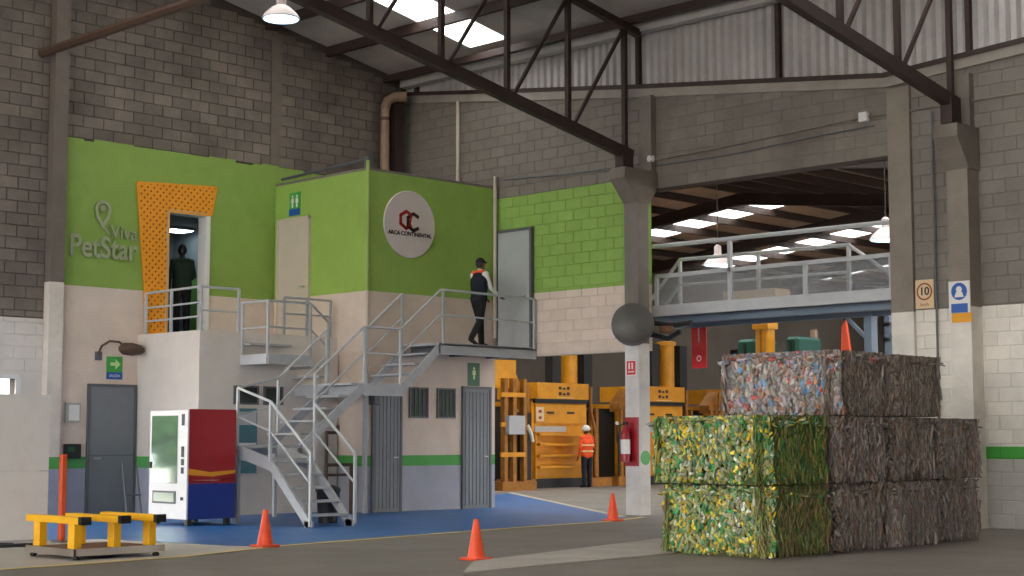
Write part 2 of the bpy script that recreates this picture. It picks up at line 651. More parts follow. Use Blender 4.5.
def wall_poly(x0, x1, z0, top=True, z1=None):
    if z1 is not None:
        return [(x0, YL, z0), (x1, YL, z0), (x1, YL, z1), (x0, YL, z1)]
    ps = [(x0, YL, z0), (x1, YL, z0), (x1, YL, roofz(x1) + 0.1)]
    if x0 < RIDGE_X < x1:
        ps.append((RIDGE_X, YL, roofz(RIDGE_X) + 0.1))
    return ps + [(x0, YL, roofz(x0) + 0.1)]


bm = B()
for a in (wall_poly(-14, G0, 0, z1=GZ), wall_poly(G1, W0, 0, z1=GZ), wall_poly(W0, W1, 0, z1=WZ0), wall_poly(W0, W1, WZ1, z1=GZ),
          wall_poly(W1, 14.4, 0, z1=GZ), wall_poly(-14, 14.4, GZ), wall_poly(14.4, XB + 0.2, 6.84)):
    prism(bm, a, (0, WT, 0))
wall_left = struct(obj('wall_left', bm, 'mortar', None), 'tall grey-brown concrete block wall behind the offices')
bm = B()
jag = random.Random(11)
top_edge = [(14.4, YL, 6.6), (XB, YL, 6.6)]
xj = XB
while xj > 14.4:
    zj = 6.85 + jag.uniform(-.03, .035)
    top_edge.append((xj, YL, zj))
    xj -= jag.choice((.21, .42, .42, .63))
    top_edge.append((max(xj, 14.4), YL, zj))
for a in (wall_poly(14.4, D0, 0, z1=6.6), wall_poly(D1, XB, 0, z1=6.6), wall_poly(D0, D1, 0, z1=DZ0), wall_poly(D0, D1, DZ1, z1=6.6), top_edge):
    prism(bm, [(x, y - 0.02, z) for x, y, z in a], (0, WT, 0))
obj('painted_plaster', bm, WL, wall_left)
bx('painted_plaster', mat('white_wash', (218, 210, 200), 0.8, 0.08, 1.5), wall_left, W1, 14.3, YL - 0.02, YL, 0, 3.5)
bx('painted_plaster', MATS['white_wash'], wall_left, G1, W0, YL - 0.02, YL, 0, 3.5)
bx('painted_plaster', MATS['white_wash'], wall_left, W0, W1, YL - 0.02, YL, WZ1, 3.5)
bx('painted_plaster', MATS['white_wash'], wall_left, W0, W1, YL - 0.02, YL, 0, WZ0)
rj = random.Random(5)
blocks(wall_left, 'y', YL, [(4.5, 13.0, 4.66, 12.6), (13.0, 14.22, 3.52, 10.6), (14.48, 22.6, 6.855, 10.8)],
       lambda s, e, a, b: M['block'], z_off=6.64 - 31 * BH,
       top=lambda x: roofz(x) - 0.04, depth=0.014)
blocks(wall_left, 'y', YL - .02, [(13.0, 14.22, 2.5, 3.5)], lambda s, e, a, b: MATS['white_wash'], z_off=6.64 - 31 * BH, depth=0.012)
# window in the white strip
win = struct(bx('window_1', 'white', None, W0 - 0.05, W1 + 0.05, YL - 0.05, YL - 0.02, WZ1, WZ1 + 0.07), 'small bright window in the whitewashed wall', 'window')
bx('window_frame', 'white', win, W0 - 0.05, W0 + 0.02, YL - 0.05, YL - 0.02, WZ0, WZ1)
bx('window_frame', 'white', win, W1 - 0.02, W1 + 0.08, YL - 0.05, YL - 0.02, WZ0, WZ1)
bx('window_sill', 'white', win, W0 - 0.05, W1 + 0.05, YL - 0.06, YL - 0.02, WZ0 - 0.06, WZ0)
# columns on the left wall
col = struct(bx('trim_1', PLZ, None, 14.22, 14.5, YL - 0.2, YL, 0, roofz(14.2) - 0.25), 'tall concrete column standing against the left block wall', 'column')
struct(bx('trim_2', mat('tie_column', (120, 110, 98), 0.95, 0.2, 1.5, 0.2), None, 19.12, 19.38, YL - 0.035, YL, 6.9, roofz(19.3) - 0.1), 'slim cast tie column in the left block wall', 'column')

# --- back wall
TRIM = [(26.0, 8.85), (22.7, 8.41), (19.3, 7.96), (16.35, 7.6), (14.0, 7.31), (11.5, 7.46), (10.0, 7.58), (-14.0, 7.7)]


def trimz(y):
    for (a, za), (b, zb) in zip(TRIM, TRIM[1:]):
        if a >= y >= b:
            return za + (zb - za) * (a - y) / (a - b)
    return TRIM[0][1] if y > 26 else TRIM[-1][1]


def back_poly(y0, y1, z0):
    """y0>y1, top follows the sheet line"""
    ps = [(XB, y0, z0), (XB, y1, z0), (XB, y1, trimz(y1) - 0.16)]
    for y, z in reversed(TRIM):
        if y1 < y < y0:
            ps.append((XB, y, z - 0.16))
    return ps + [(XB, y0, trimz(y0) - 0.16)]


OPZ = 5.98       # top of the wide opening
bm = B()
prism(bm, back_poly(YL, 19.2, 3.0), (0.2, 0, 0))
wall_back = struct(obj('wall_back', bm, WBKM, None), 'block wall behind the landing, green above and cream below', 'wall')
blocks(wall_back, 'x', XB, [(19.2, 26.0, 3.0, 8.75)], lambda s, e, a, b: WBK, z_off=6.25 - 29 * BH, top=lambda y: trimz(y) - 0.17)
bm = B()
prism(bm, back_poly(19.2, 13.9, OPZ), (0.2, 0, 0))
wall_head = struct(obj('wall_header', bm, 'mortar_grey', None), 'grey block wall over the wide opening')
blocks(wall_head, 'x', XB, [(13.93, 19.2, OPZ, 7.98)], lambda s, e, a, b: M['block_grey'], z_off=OPZ, a_off=0.1, top=lambda y: trimz(y) - 0.17, depth=0.004)
bm = B()
prism(bm, back_poly(13.9, -14, 0), (0.2, 0, 0))
wall_right = struct(obj('wall_right', bm, WRTM, None), 'block wall beside the bales, white below and bare grey above')
blocks(wall_right, 'x', XB, [(3.0, 13.55, 0, 7.6)], lambda s, e, a, b: WRT, z_off=0.0, a_off=0.15, top=lambda y: trimz(y) - 0.17, depth=0.006)
# bond beam under the sheets, angle trim, corrugated sheets
bm = B()
for (a, za), (b, zb) in zip(TRIM, TRIM[1:]):
    prism(bm, [(XB - 0.05, a, za - 0.18), (XB - 0.05, b, zb - 0.18), (XB - 0.05, b, zb - 0.02), (XB - 0.05, a, za - 0.02)], (0.25, 0, 0))
beam = struct(obj('trim_3', bm, mat('bond_beam', (156, 148, 138), 0.9, 0.2, 1.5, 0.1), None), 'pale concrete bond beam along the top of the back wall', 'beam')
bm = B()
for (a, za), (b, zb) in zip(TRIM, TRIM[1:]):
    prism(bm, [(XB - 0.08, a, za - 0.02), (XB - 0.08, b, zb - 0.02), (XB - 0.08, b, zb + 0.06), (XB - 0.08, a, za + 0.06)], (0.18, 0, 0))
struct(obj('trim_4', bm, 'steel', None), 'dark steel angle along the foot of the corrugated sheets', 'trim')
clad = bx('wall_cladding', 'zinc', None, XB + 0.10, XB + 0.12, -14, YL, 8.86, EAVE + .1)
struct(clad, 'grey corrugated metal sheets above the back wall')
y = 26.0
PITCHC = 0.185
while y > 1.0:
    n = 6
    bm = B()
    lo, hi, lo2, hi2 = [], [], [], []
    for k in range(n * 4 + 1):
        yy = y - k * PITCHC / 4
        ph = k % 4
        dx = 0.0 if ph in (0, 1, 2) else 0.07
        lo.append(bm.verts.new((XB + 0.03 + dx, yy, trimz(yy) + 0.02)))
        hi.append(bm.verts.new((XB + 0.03 + dx, yy, EAVE + 0.02)))
    for k in range(n * 4):
        bm.faces.new((lo[k], lo[k + 1], hi[k + 1], hi[k]))
    o = obj('corrugated_sheet', bm, 'zinc', clad)
    y -= n * PITCHC
for yy in (19.3, 16.1, 12.45, 25.6):
    bx('girt_post', 'steel', clad, XB - 0.07, XB + 0.03, yy - 0.04, yy + 0.04, trimz(yy) + 0.05, EAVE)

# ------------------------------------------------------------------ main roof
ceil = bx('ceiling', 'steel', None, XB - 0.62, XB - 0.48, -14, YL, EAVE - 0.12 + SLOPE * 0.5, EAVE + 0.02 + SLOPE * 0.5)
struct(ceil, 'sloping sheet roof over the main hall', 'roof')
SW = 1.08
y = YL + 0.3
SKYL = [(23.2, 22.12), (12.4, 11.3), (1.6, 0.5), (-6.0, -7.1)]
edges = sorted({YL + 0.3, -14.0} | {a for s in SKYL for a in s}, reverse=True)
for a, b in zip(edges, edges[1:]):
    if (a, b) in SKYL:
        for x0, x1 in ((22.0, 17.0), (17.0, 12.0), (12.0, 7.0)):
            bm = B()
            prism(bm, [(x0, a, roofz(x0) + 0.1), (x1, a, roofz(x1) + 0.1), (x1, b, roofz(x1) + 0.1), (x0, b, roofz(x0) + 0.1)], (0, 0, 0.004))
            obj('skylight_panel', bm, 'skylight', ceil)
        for x0, x1 in ((XB + 0.5, 22.0), (7.0, RIDGE_X)):
            bm = B()
            prism(bm, [(x0, a, roofz(x0) + 0.1), (x1, a, roofz(x1) + 0.1), (x1, b, roofz(x1) + 0.1), (x0, b, roofz(x0) + 0.1)], (0, 0, 0.03))
            obj('roof_sheet', bm, 'roof', ceil)
        continue
    n = max(1, round((a - b) / SW))
    for k in range(n):
        ya, yb = a - (a - b) * k / n, a - (a - b) * (k + 1) / n + 0.004
        x0, x1 = XB + 0.5, RIDGE_X
        bm = B()
        prism(bm, [(x0, ya, roofz(x0) + 0.1), (x1, ya, roofz(x1) + 0.1), (x1, yb, roofz(x1) + 0.1), (x0, yb, roofz(x0) + 0.1)], (0, 0, 0.03))
        obj('roof_sheet', bm, 'roof', ceil)
bm = B()
prism(bm, [(RIDGE_X, YL + .3, roofz(0) + .1), (-16, YL + .3, roofz(-16) + .1), (-16, -14, roofz(-16) + .1), (RIDGE_X, -14, roofz(0) + .1)], (0, 0, .03))
obj('roof_sheet', bm, 'roof', ceil)
for k in range(1, 10):
    x = 22.12 - 1.56 * k
    brs('purlin', 'steel', ceil, (x, -14, roofz(x) - 0.02), (x, YL, roofz(x) - 0.02), 0.1, 0.2)
brs('eave_gutter', 'zinc', ceil, (XB - 0.18, -14, EAVE - 0.04), (XB - 0.18, YL - .2, EAVE - 0.04), 0.22, 0.16)
struct(bx('wall_near_right', 'backwall', None, -16, 22.9, -14.2, -14, 0, 14), 'grey side wall added out of view to hold back light', 'wall')  # added out of view, keeps light off the right faces of the bales
bm = B()
prism(bm, [(-16.2, -14, 8.2), (-16.2, YL, 8.2), (-16.2, YL, 10.3), (-16.2, -14, 10.3)], (0.2, 0, 0))
struct(obj('wall_front', bm, 'backwall', None), 'front wall panel above the open loading side, behind the camera', 'wall')


# ------------------------------------------------------------------ trusses
def truss(yt, label, xs, zbot, xe0=22.45):
    t = thing('roof_truss', label, 'truss', (xs[0], yt, zbot(xs[0])), 'steel trusses')
    xe = xs[-1]
    bm = B(); bar(bm, (xe0, yt, zbot(xe0)), (xe, yt, zbot(xe)), 0.15, 0.19); obj('bottom_chord', bm, 'steel', t)
    bm = B(); bar(bm, (22.45, yt, roofz(22.45) - 0.2), (xe, yt, roofz(xe) - 0.2), 0.13, 0.14); obj('top_chord', bm, 'steel', t)
    for x in xs:
        brs('vertical_strut', 'steel', t, (x, yt, zbot(x)), (x, yt, roofz(x) - 0.2), 0.085)
    for a, b in zip(xs, xs[1:]):
        brs('diagonal_strut', 'steel', t, (b + 0.12, yt, zbot(b)), (a, yt, roofz(a) - 0.22), 0.055)
    bx('bearing_post', 'steel', t, xs[0] - .16, xs[0] + .12, yt - 0.1, yt + 0.1, zbot(xs[0]) - 0.36, zbot(xs[0]) + 0.05)
    return t


xs = [22.3 - 1.53 * k for k in range(14)]
zb1 = lambda x: 6.60 + 0.192 * (22.1 - x)
truss(19.1, 'brown steel roof truss resting on the column by the green wall', [x - .26 for x in xs], zb1, 22.2)
truss(12.58, 'brown steel roof truss resting on the pilaster above the bales', xs, lambda x: 6.62 + SLOPE * (22.3 - x))
tb_ = tag(tb('brace_beam', 'rust', None, [(14.05, YL + 0.02, 8.3), (14.05, 19.1, 8.3)], 0.085), 'long rusty brace beam running from the left concrete column', 'beam')

# centre column with corbel
c = struct(bx('column', COLZ, None, 22.12, 22.42, 18.87, 19.2, 0, 5.95), 'concrete column with white foot between the two openings', 'column')
bm = B()
prism(bm, [(22.69, 18.86, 6.3), (21.76, 18.86, 6.3), (21.74, 18.86, 6.1), (22.12, 18.86, 5.68), (22.44, 18.86, 5.68), (22.69, 18.86, 6.0)], (0, 0.35, 0))
obj('corbel', bm, 'concrete', c)
bx('upper_shaft', 'concrete', c, 22.55, 22.7, 18.9, 19.2, 6.3, 7.75)
c = struct(bx('pilaster', PILZ, None, 22.35, 22.7, 12.36, 12.72, 0, 6.0), 'concrete pilaster with white foot behind the bales', 'column')
bm = B()
prism(bm, [(22.7, 12.33, 6.22), (22.02, 12.33, 6.22), (22.02, 12.33, 6.02), (22.35, 12.33, 5.55), (22.7, 12.33, 5.55)], (0, 0.42, 0))
obj('corbel', bm, 'concrete', c)
bx('upper_shaft', 'concrete', c, 22.55, 22.7, 12.4, 12.76, 6.22, 7.1)
struct(bx('door_jamb', PILZ, None, 22.62, 22.93, 13.52, 13.93, 0, OPZ + 1.1), 'concrete jamb at the right edge of the wide opening', 'column')
brs('lintel_edge', 'steel', wall_head, (XB + 0.02, 13.9, OPZ - 0.02), (XB + 0.02, 18.87, OPZ - 0.02), 0.16, 0.05)

# ------------------------------------------------------------------ office box (upper) and doors wall
bm = B(); box(bm, XBX, XB, YBX, YL, 3.0, 6.45)
office = struct(obj('wall_office', bm, WBX, None), 'green and cream office box with restroom door', 'wall')
bx('doors_wall', WBX, office, XBX + 0.06, XB - 0.06, YBX + 0.0, YL, 0, 3.0)
bx('roof_slab', 'concrete', office, XBX, XB, YBX, YL, 6.45, 6.5)
tag(tb('corner_conduit', zoned('conduit_paint', [(4.15, (210, 196, 180)), (99, (160, 184, 96))]), None, [(XBX - 0.045, YBX - 0.05, 2.4), (XBX - 0.045, YBX - 0.05, 6.62)], 0.035), 'slim conduit up the near corner of the green box', 'pipe')
tag(tb('corner_conduit', 'dooroff', None, [(XB - 0.12, YBX - 0.06, 3.4), (XB - 0.12, YBX - 0.06, 6.7)], 0.035), 'slim pale conduit in the corner beside the grey landing door', 'pipe')
tag(tb('roof_pipe', 'darkgrey', None, [(XBX + .1, YL - 0.1, 6.6), (XBX + .1, YBX + 0.05, 6.68)], 0.03), 'grey pipe lying along the top of the green box', 'pipe')
bx('cap_box', 'darkgrey', office, XBX - 0.0, XBX + 0.12, YBX - 0.0, YBX + 0.12, 6.5, 6.72)
# low block under the lattice doorway
LX, LY, LZ = 16.15, 24.0, 3.3
low = struct(bx('wall_platform', mat('low_plaster', (214, 205, 195), 0.75, 0.06, 1.5, 0.05), None, LX, XBX + 0.02, LY, YL - 0.02, 0, LZ), 'plastered block carrying the raised walkway', 'wall')


bx('painted_band', mat('stripe_green', (84, 160, 84), 0.7), low, LX - .006, LX, LY, YL - .03, .84, 1.05)
bx('painted_band', mat('base_bluegrey', (158, 160, 176), 0.7), low, LX - .006, LX, LY, YL - .03, 0, .84)

# ------------------------------------------------------------------ doors
def door_y(name, label, x0, x1, y, z0, z1, m, handle=True, frame='darkgrey', ribs=0, hside=1):
    d = struct(bx(name, m, None, x0, x1, y - 0.04, y - 0.005, z0, z1), label, 'door')
    for a, b in ((x0 - 0.05, x0), (x1, x1 + 0.05)):
        bx('door_frame', frame, d, a, b, y - 0.055, y, z0, z1 + 0.05)
    bx('door_frame', frame, d, x0, x1, y - 0.055, y, z1, z1 + 0.05)
    for k in range(ribs):
        xx = x0 + (x1 - x0) * (k + 0.5) / ribs
        bx('rib', m, d, xx - 0.02, xx + 0.02, y - 0.052, y - 0.04, z0 + 0.06, z1 - 0.06)
    if handle:
        hx = x1 - 0.09 if hside > 0 else x0 + 0.09
        tb('door_handle', 'silver', d, [(hx, y - 0.04, z0 + 1.02), (hx, y - 0.09, z0 + 1.02), (hx - 0.11 * hside, y - 0.09, z0 + 1.02)], 0.014)
    return d


d = door_y('door_1', 'flat grey door on the left beside the drink machine', 15.17, 16.08, YL - 0.02, 0.0, 2.32, 'doorgrey', hside=-1)
bx('rail_line', 'darkgrey', d, 15.17, 16.08, YL - 0.065, YL - 0.06, 1.06, 1.08)
door_y('door_2', 'ribbed grey door under the stair landing', 19.45, 20.08, YBX, 0.0, 2.26, 'doorgrey', ribs=7)
door_y('door_3', 'ribbed grey door under the green sign', 21.76, 22.45, YBX, 0.0, 2.36, 'doorgrey', ribs=7)
# door in the left face of the box
d = struct(bx('door_4', 'dooroff', None, XBX - 0.04, XBX - 0.002, 24.9, 25.86, LZ, 5.70), 'plain off-white door in the green box', 'door')
for a, b in ((24.86, 24.9), (25.86, 25.9)):
    bx('door_frame', 'dooroff', d, XBX - 0.06, XBX, a, b, LZ, 5.74)
bx('door_frame', 'dooroff', d, XBX - 0.06, XBX, 24.86, 25.9, 5.70, 5.75)
tb('door_handle', 'silver', d, [(XBX - 0.04, 25.0, 4.35), (XBX - 0.1, 25.0, 4.35), (XBX - 0.1, 25.1, 4.35)], 0.018)
# landing door in the back wall
d = struct(bx('door_5', 'doorlight', None, XB - 0.07, XB - 0.03, 22.12, 23.03, 3.16, 5.53), 'light grey steel door on the upper landing', 'door')
for a, b in ((22.06, 22.12), (23.03, 23.08)):
    bx('door_frame', 'darkgrey', d, XB - 0.1, XB - 0.02, a, b, 3.16, 5.58)
bx('door_frame', 'darkgrey', d, XB - 0.1, XB - 0.02, 22.12, 23.03, 5.53, 5.58)
tb('door_handle', 'silver', d, [(XB - 0.07, 22.22, 4.2), (XB - 0.13, 22.22, 4.2), (XB - 0.13, 22.36, 4.2)], 0.016)
# small louvre windows in the doors wall
for i, (a, b, lab) in enumerate(((20.36, 20.78, 'small dark barred window nearest the stair door'), (21.08, 21.5, 'small dark barred window nearest the green sign door'))):
    wn = struct(bx('window_%d' % (i + 2), 'glassd', None, a, b, YBX - 0.02, YBX - 0.004, 1.8, 2.33), lab, 'window')
    for x0, x1, z0, z1 in ((a - .03, a, 1.77, 2.36), (b, b + .03, 1.77, 2.36), (a, b, 1.77, 1.8), (a, b, 2.33, 2.36)):
        bx('window_frame', 'darkgrey', wn, x0, x1, YBX - .04, YBX, z0, z1)
    for k in range(3):
        xx = a + (b - a) * (k + 1) / 4
        bx('window_bar', 'dgreen', wn, xx - .008, xx + .008, YBX - .035, YBX - .02, 1.8, 2.33)
for i, (a, b, lab) in enumerate(((16.92, 17.40, 'dark window behind the stair nearest the drink machine'), (17.58, 17.95, 'dark window behind the stair nearest the grey door'))):
    wn = struct(bx('window_%d' % (i + 4), 'glassd', None, a, b, LY - 0.02, LY - .004, 2.02, 2.30), lab, 'window')
    for x0, x1, z0, z1 in ((a - .03, a, 1.99, 2.33), (b, b + .03, 1.99, 2.33), (a, b, 1.99, 2.02), (a, b, 2.30, 2.33)):
        bx('window_frame', 'darkgrey', wn, x0, x1, LY - .04, LY, z0, z1)
o = tag(bx('notice_board', 'teal', None, 16.95, 17.4, LY - 0.036, LY - .006, 0.75, 1.92), 'teal and grey notice board on the wall behind the lower stair', 'board')
bx('board_panel', 'white', o, 16.97, 17.38, LY - 0.04, LY - 0.036, 1.0, 1.3)
bx('board_panel', 'doorlight', o, 16.97, 17.38, LY - 0.04, LY - 0.036, 1.62, 1.86)

# room behind the lattice doorway
rm = struct(bx('wall_inner_room', 'roomwall', None, 15.4, 19.2, 29.6, 29.7, LZ, 6.2), 'pale wall of the lit room behind the orange doorway', 'wall')
bx('side_wall', 'roomwall', rm, 15.3, 15.4, YL + WT, 29.7, LZ, 6.2)
bx('side_wall', 'roomwall', rm, 19.2, 19.3, YL + WT, 29.7, LZ, 6.2)
bx('room_floor', 'concrete', rm, 15.3, 19.3, YL, 29.7, LZ - 0.15, LZ + 0.06)
bx('room_ceiling', 'roomwall', rm, 15.3, 19.3, YL + .23, 29.7, 5.8, 5.9)
bx('green_panel', 'roomgreen', rm, 19.14, 19.2, 27.9, 28.8, LZ + 0.06, 4.75)
ol = thing('ceiling_lamp', 'glowing flat ceiling lamp inside the room behind the doorway', 'lamp', (18.6, 28.5, 5.7))
bx('lamp_frame', 'white', ol, 18.4, 18.95, 28.4, 28.9, 5.74, 5.8)
bx('diffuser', 'tube', ol, 18.43, 18.92, 28.43, 28.87, 5.725, 5.74)
# door frame + open leaf
fr = struct(bx('door_6', 'doorlight', None, D0 - 0.03, D0 + 0.03, YL - 0.06, YL + WT, DZ0, DZ1), 'open grey doorway framed by the orange lattice', 'door')
bx('door_frame', 'white', fr, D1 - 0.03, D1 + 0.06, YL - 0.06, YL + WT, DZ0, DZ1)
bx('door_frame', 'doorlight', fr, D0, D1, YL - 0.06, YL + WT, DZ1 - 0.03, DZ1 + 0.03)
bx('door_leaf', 'doorlight', fr, D0 + 0.05, D0 + 0.1, YL + WT, YL + WT + 0.75, DZ0, DZ1)

# ------------------------------------------------------------------ orange lattice around the doorway
lt = thing('lattice_panel', 'orange diamond lattice panel around the upper doorway', 'panel', (16.75, YL, 3.36))
pl = [(16.34, 3.36), (16.74, 3.36), (16.74, 5.70), (17.66, 5.70), (17.72, 5.72), (17.82, 6.27), (16.05, 6.17)]
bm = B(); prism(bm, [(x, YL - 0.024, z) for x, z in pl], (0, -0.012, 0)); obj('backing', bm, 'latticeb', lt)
bm = B()
import itertools


def seg_clip(poly, p, d):
    """parts of the line p + t d inside the polygon"""
    ts = []
    n = len(poly)
    for i in range(n):
        a, b = poly[i], poly[(i + 1) % n]
        ex, ez = b[0] - a[0], b[1] - a[1]
        den = d[0] * ez - d[1] * ex
        if abs(den) < 1e-9:
            continue
        t = ((a[0] - p[0]) * ez - (a[1] - p[1]) * ex) / den
        s = ((a[0] - p[0]) * d[1] - (a[1] - p[1]) * d[0]) / den
        if 0 <= s < 1:
            ts.append(t)
    ts.sort()
    return list(zip(ts[::2], ts[1::2]))


STEP = 0.13
for sgn in (1, -1):
    for k in range(-60, 60):
        p0 = (16.9 + k * STEP * math.sqrt(2) / 1.0 * 0.75, 5.0)
        dd = (math.sqrt(.5), sgn * math.sqrt(.5))
        for t0, t1 in seg_clip(pl, p0, dd):
            if t1 - t0 > 0.03:
                a = (p0[0] + dd[0] * t0, YL - 0.046 - 0.004 * sgn, p0[1] + dd[1] * t0)
                b = (p0[0] + dd[0] * t1, YL - 0.046 - 0.004 * sgn, p0[1] + dd[1] * t1)
                bm2 = B(); bar(bm2, a, b, 0.012, 0.062)
                obj('lattice_slat', bm2, 'lattice', lt)
bm.free()
for a, b in zip(pl, pl[1:] + pl[:1]):
    brs('edge_strip', 'lattice', lt, (a[0], YL - 0.046, a[1]), (b[0], YL - 0.046, b[1]), 0.03, 0.04)

# ------------------------------------------------------------------ wall lettering and signs
ls = thing('wall_lettering', 'silver raised lettering with a pin emblem on the green wall', 'sign', (15.35, YL - 0.03, 4.7))
text('lettering', 'PetStar', 'letters', ls, 0.56, 0.012, on_y(15.37, YL - 0.045, 4.86), bold=0.01, sx=0.86)
text('lettering', 'Viva', 'letters', ls, 0.36, 0.012, on_y(15.79, YL - 0.045, 5.18), sx=0.95)
mw = on_y(15.34, YL - 0.045, 5.58)
n = 24
outer = [(0.17 * math.cos(a) * (1.0 if math.sin(a) > 0 else 1.0), 0.17 * math.sin(a)) for a in [math.pi * k / n for k in range(n + 1)]] + [(-0.13, -0.16), (0.0, -0.36), (0.13, -0.16)]
inner = [(x * 0.66, y * 0.66) for x, y in outer]
bm = B()
A1 = [bm.verts.new(mw @ Vector((x, y, 0.012))) for x, y in outer]
A2 = [bm.verts.new(mw @ Vector((x, y, 0.012))) for x, y in inner]
A3 = [bm.verts.new(mw @ Vector((x, y, -0.012))) for x, y in outer]
A4 = [bm.verts.new(mw @ Vector((x, y, -0.012))) for x, y in inner]
for i in range(len(outer)):
    j = (i + 1) % len(outer)
    bm.faces.new((A1[i], A1[j], A2[j], A2[i])); bm.faces.new((A1[i], A1[j], A3[j], A3[i])); bm.faces.new((A2[i], A2[j], A4[j], A4[i]))
obj('pin_emblem', bm, 'letters', ls)
flat('pin_fill', 'letters', ls, on_y(15.34, YL - 0.045, 5.60), circ(0, 0, 0.06, 12), 0.01)
brs('emblem_stem', 'letters', ls, (15.38, YL - 0.045, 5.25), (15.5, YL - 0.045, 5.12), 0.02, 0.035)

# round company disc
ds = thing('round_sign', 'round off-white sign with red and dark linked emblem on the green box', 'sign', (20.31, YBX, 4.86))
bm = B(); lathe(bm, (20.31, YBX - 0.002, 5.5), [(0.655, 0), (0.655, 0.02), (0.645, 0.028)], 48, (0, -1, 0)); obj('disc', bm, 'pink', ds)
mw = on_y(20.31, YBX - 0.032, 5.56)


def chev(x, y, s, m, flip=False):
    """angular open hexagon stroke (a C shape)"""
    hexo = [(s * math.cos(math.radians(a)), s * math.sin(math.radians(a))) for a in (42, 90, 150, 210, 270, 318)]
    bm = B()
    pts = [Vector((x + px * (-1 if flip else 1), y + py, 0)) for px, py in hexo]
    for a, b in zip(pts, pts[1:]):
        dv = (b - a).normalized(); nn = Vector((-dv.y, dv.x, 0)) * 0.034
        ex = dv * 0.018
        prism(bm, [mw @ q for q in (a - nn - ex, b - nn + ex, b + nn + ex, a + nn - ex)], (0, -0.005, 0))
    return obj('emblem_stroke', bm, m, ds)


chev(-0.10, 0.02, 0.165, 'rlogo')
chev(0.085, -0.01, 0.165, 'dlogo')
brs('emblem_stroke', 'rlogo', ds, mw @ Vector((-0.02, -0.10, .004)), mw @ Vector((0.03, 0.12, .004)), 0.01, 0.045)
text('lettering', 'ARCA CONTINENTAL', 'dlogo', ds, 0.112, 0.003, on_y(20.31, YBX - 0.034, 5.31), bold=0.002)


def person_picto(parent, m, mw, x, y, s):
    flat('pictogram', m, parent, mw, circ(x, y + 0.42 * s, 0.11 * s, 10), 0.003)
    flat('pictogram', m, parent, mw, [(x - .15 * s, y + .27 * s), (x - .2 * s, y - .1 * s), (x - .1 * s, y - .1 * s), (x - .1 * s, y - .5 * s), (x + .1 * s, y - .5 * s), (x + .1 * s, y - .1 * s), (x + .2 * s, y - .1 * s), (x + .15 * s, y + .27 * s)], 0.003)


def arrow_picto(parent, m, mw, s):
    flat('pictogram', m, parent, mw, [(-.3 * s, .1 * s), (0.05 * s, .1 * s), (0.05 * s, .32 * s), (.4 * s, 0), (.05 * s, -.32 * s), (.05 * s, -.1 * s), (-.3 * s, -.1 * s)], 0.003)


# exit sign above the left door
s = tag(bx('exit_sign', 'sgreen', None, 15.5, 15.83, YL - 0.035, YL - 0.022, 2.46, 2.88), 'green and blue exit sign above the left grey door', 'sign')
bx('blue_band', 'blue', s, 15.5, 15.83, YL - 0.04, YL - 0.035, 2.46, 2.59)
arrow_picto(s, 'lgreen', on_y(15.665, YL - 0.035, 2.74), 0.3)
text('lettering', 'SALIDA', 'white', s, 0.07, 0.001, on_y(15.665, YL - 0.042, 2.525))
# restroom sign above the off-white door
s = tag(bx('restroom_sign', 'sgreen', None, XBX - 0.015, XBX - 0.002, 25.2, 25.55, 5.80, 6.26), 'green restroom sign with two white figures above the off-white door', 'sign')
mw = on_x(XBX - 0.015, 25.375, 6.08)
person_picto(s, 'white', mw, -0.07, 0, 0.24)
person_picto(s, 'white', mw, 0.07, 0, 0.24)
bx('blue_band', 'blue', s, XBX - 0.02, XBX - 0.015, 25.2, 25.55, 5.80, 5.93)
# dark green sign over the ribbed door
s = tag(bx('door_sign', 'dgreen', None, 21.88, 22.2, YBX - 0.018, YBX - 0.002, 2.42, 2.88), 'dark green sign with pale figure over the right ribbed door', 'sign')
person_picto(s, 'lgreen', on_y(22.04, YBX - 0.018, 2.67), 0, 0, 0.24)
# fire sign + extinguisher on the column
s = tag(bx('fire_sign', 'red', None, 22.105, 22.118, 18.94, 19.15, 2.53, 2.78), 'small red fire extinguisher sign on the white column', 'sign')
bx('white_border', 'white', s, 22.108, 22.119, 18.925, 19.165, 2.515, 2.795)
mw = on_x(22.105, 19.045, 2.66)
flat('pictogram', 'white', s, mw, rect(-0.04, 0.03, 0.035, 0.12), 0.003)
flat('pictogram', 'white', s, mw, rect(0.03, 0.03, 0.03, 0.12), 0.003)
flat('pictogram', 'white', s, mw, rect(0, -0.075, 0.15, 0.02), 0.003)
ex = thing('fire_extinguisher', 'red fire extinguisher hung on its red board on the column', 'extinguisher', (22.0, 19.04, 0.9))
bx('back_board', 'darkred', ex, 22.09, 22.118, 18.88, 19.19, 0.88, 1.76)
bm = B(); lathe(bm, (21.98, 19.08, 0.95), [(0.02, 0), (0.085, 0.01), (0.088, 0.5), (0.07, 0.57), (0.03, 0.62), (0.03, 0.68)], 16); obj('cylinder', bm, 'darkred', ex, smooth=True)
bm = B(); lathe(bm, (21.98, 19.08, 1.1), [(0.09, 0), (0.09, 0.26)], 16); obj('paper_label', bm, 'white', ex, smooth=True)
bx('valve', 'black', ex, 21.94, 22.02, 19.05, 19.11, 1.62, 1.68)
tb('hose', 'black', ex, [(21.98, 19.12, 1.64), (21.94, 19.24, 1.6), (21.94, 19.25, 1.35), (21.96, 19.2, 1.1)], 0.014)
tb('hose_nozzle', 'white', ex, [(21.94, 19.26, 1.66), (21.92, 19.22, 1.64)], 0.03)
bm = B(); lathe(bm, (22.28, 18.868, 1.03), [(0.13, 0), (0.13, 0.008)], 24, (0, -1, 0))
tag(obj('round_mark', bm, 'sgreen', None), 'round green mark painted on the side of the column', 'mark')
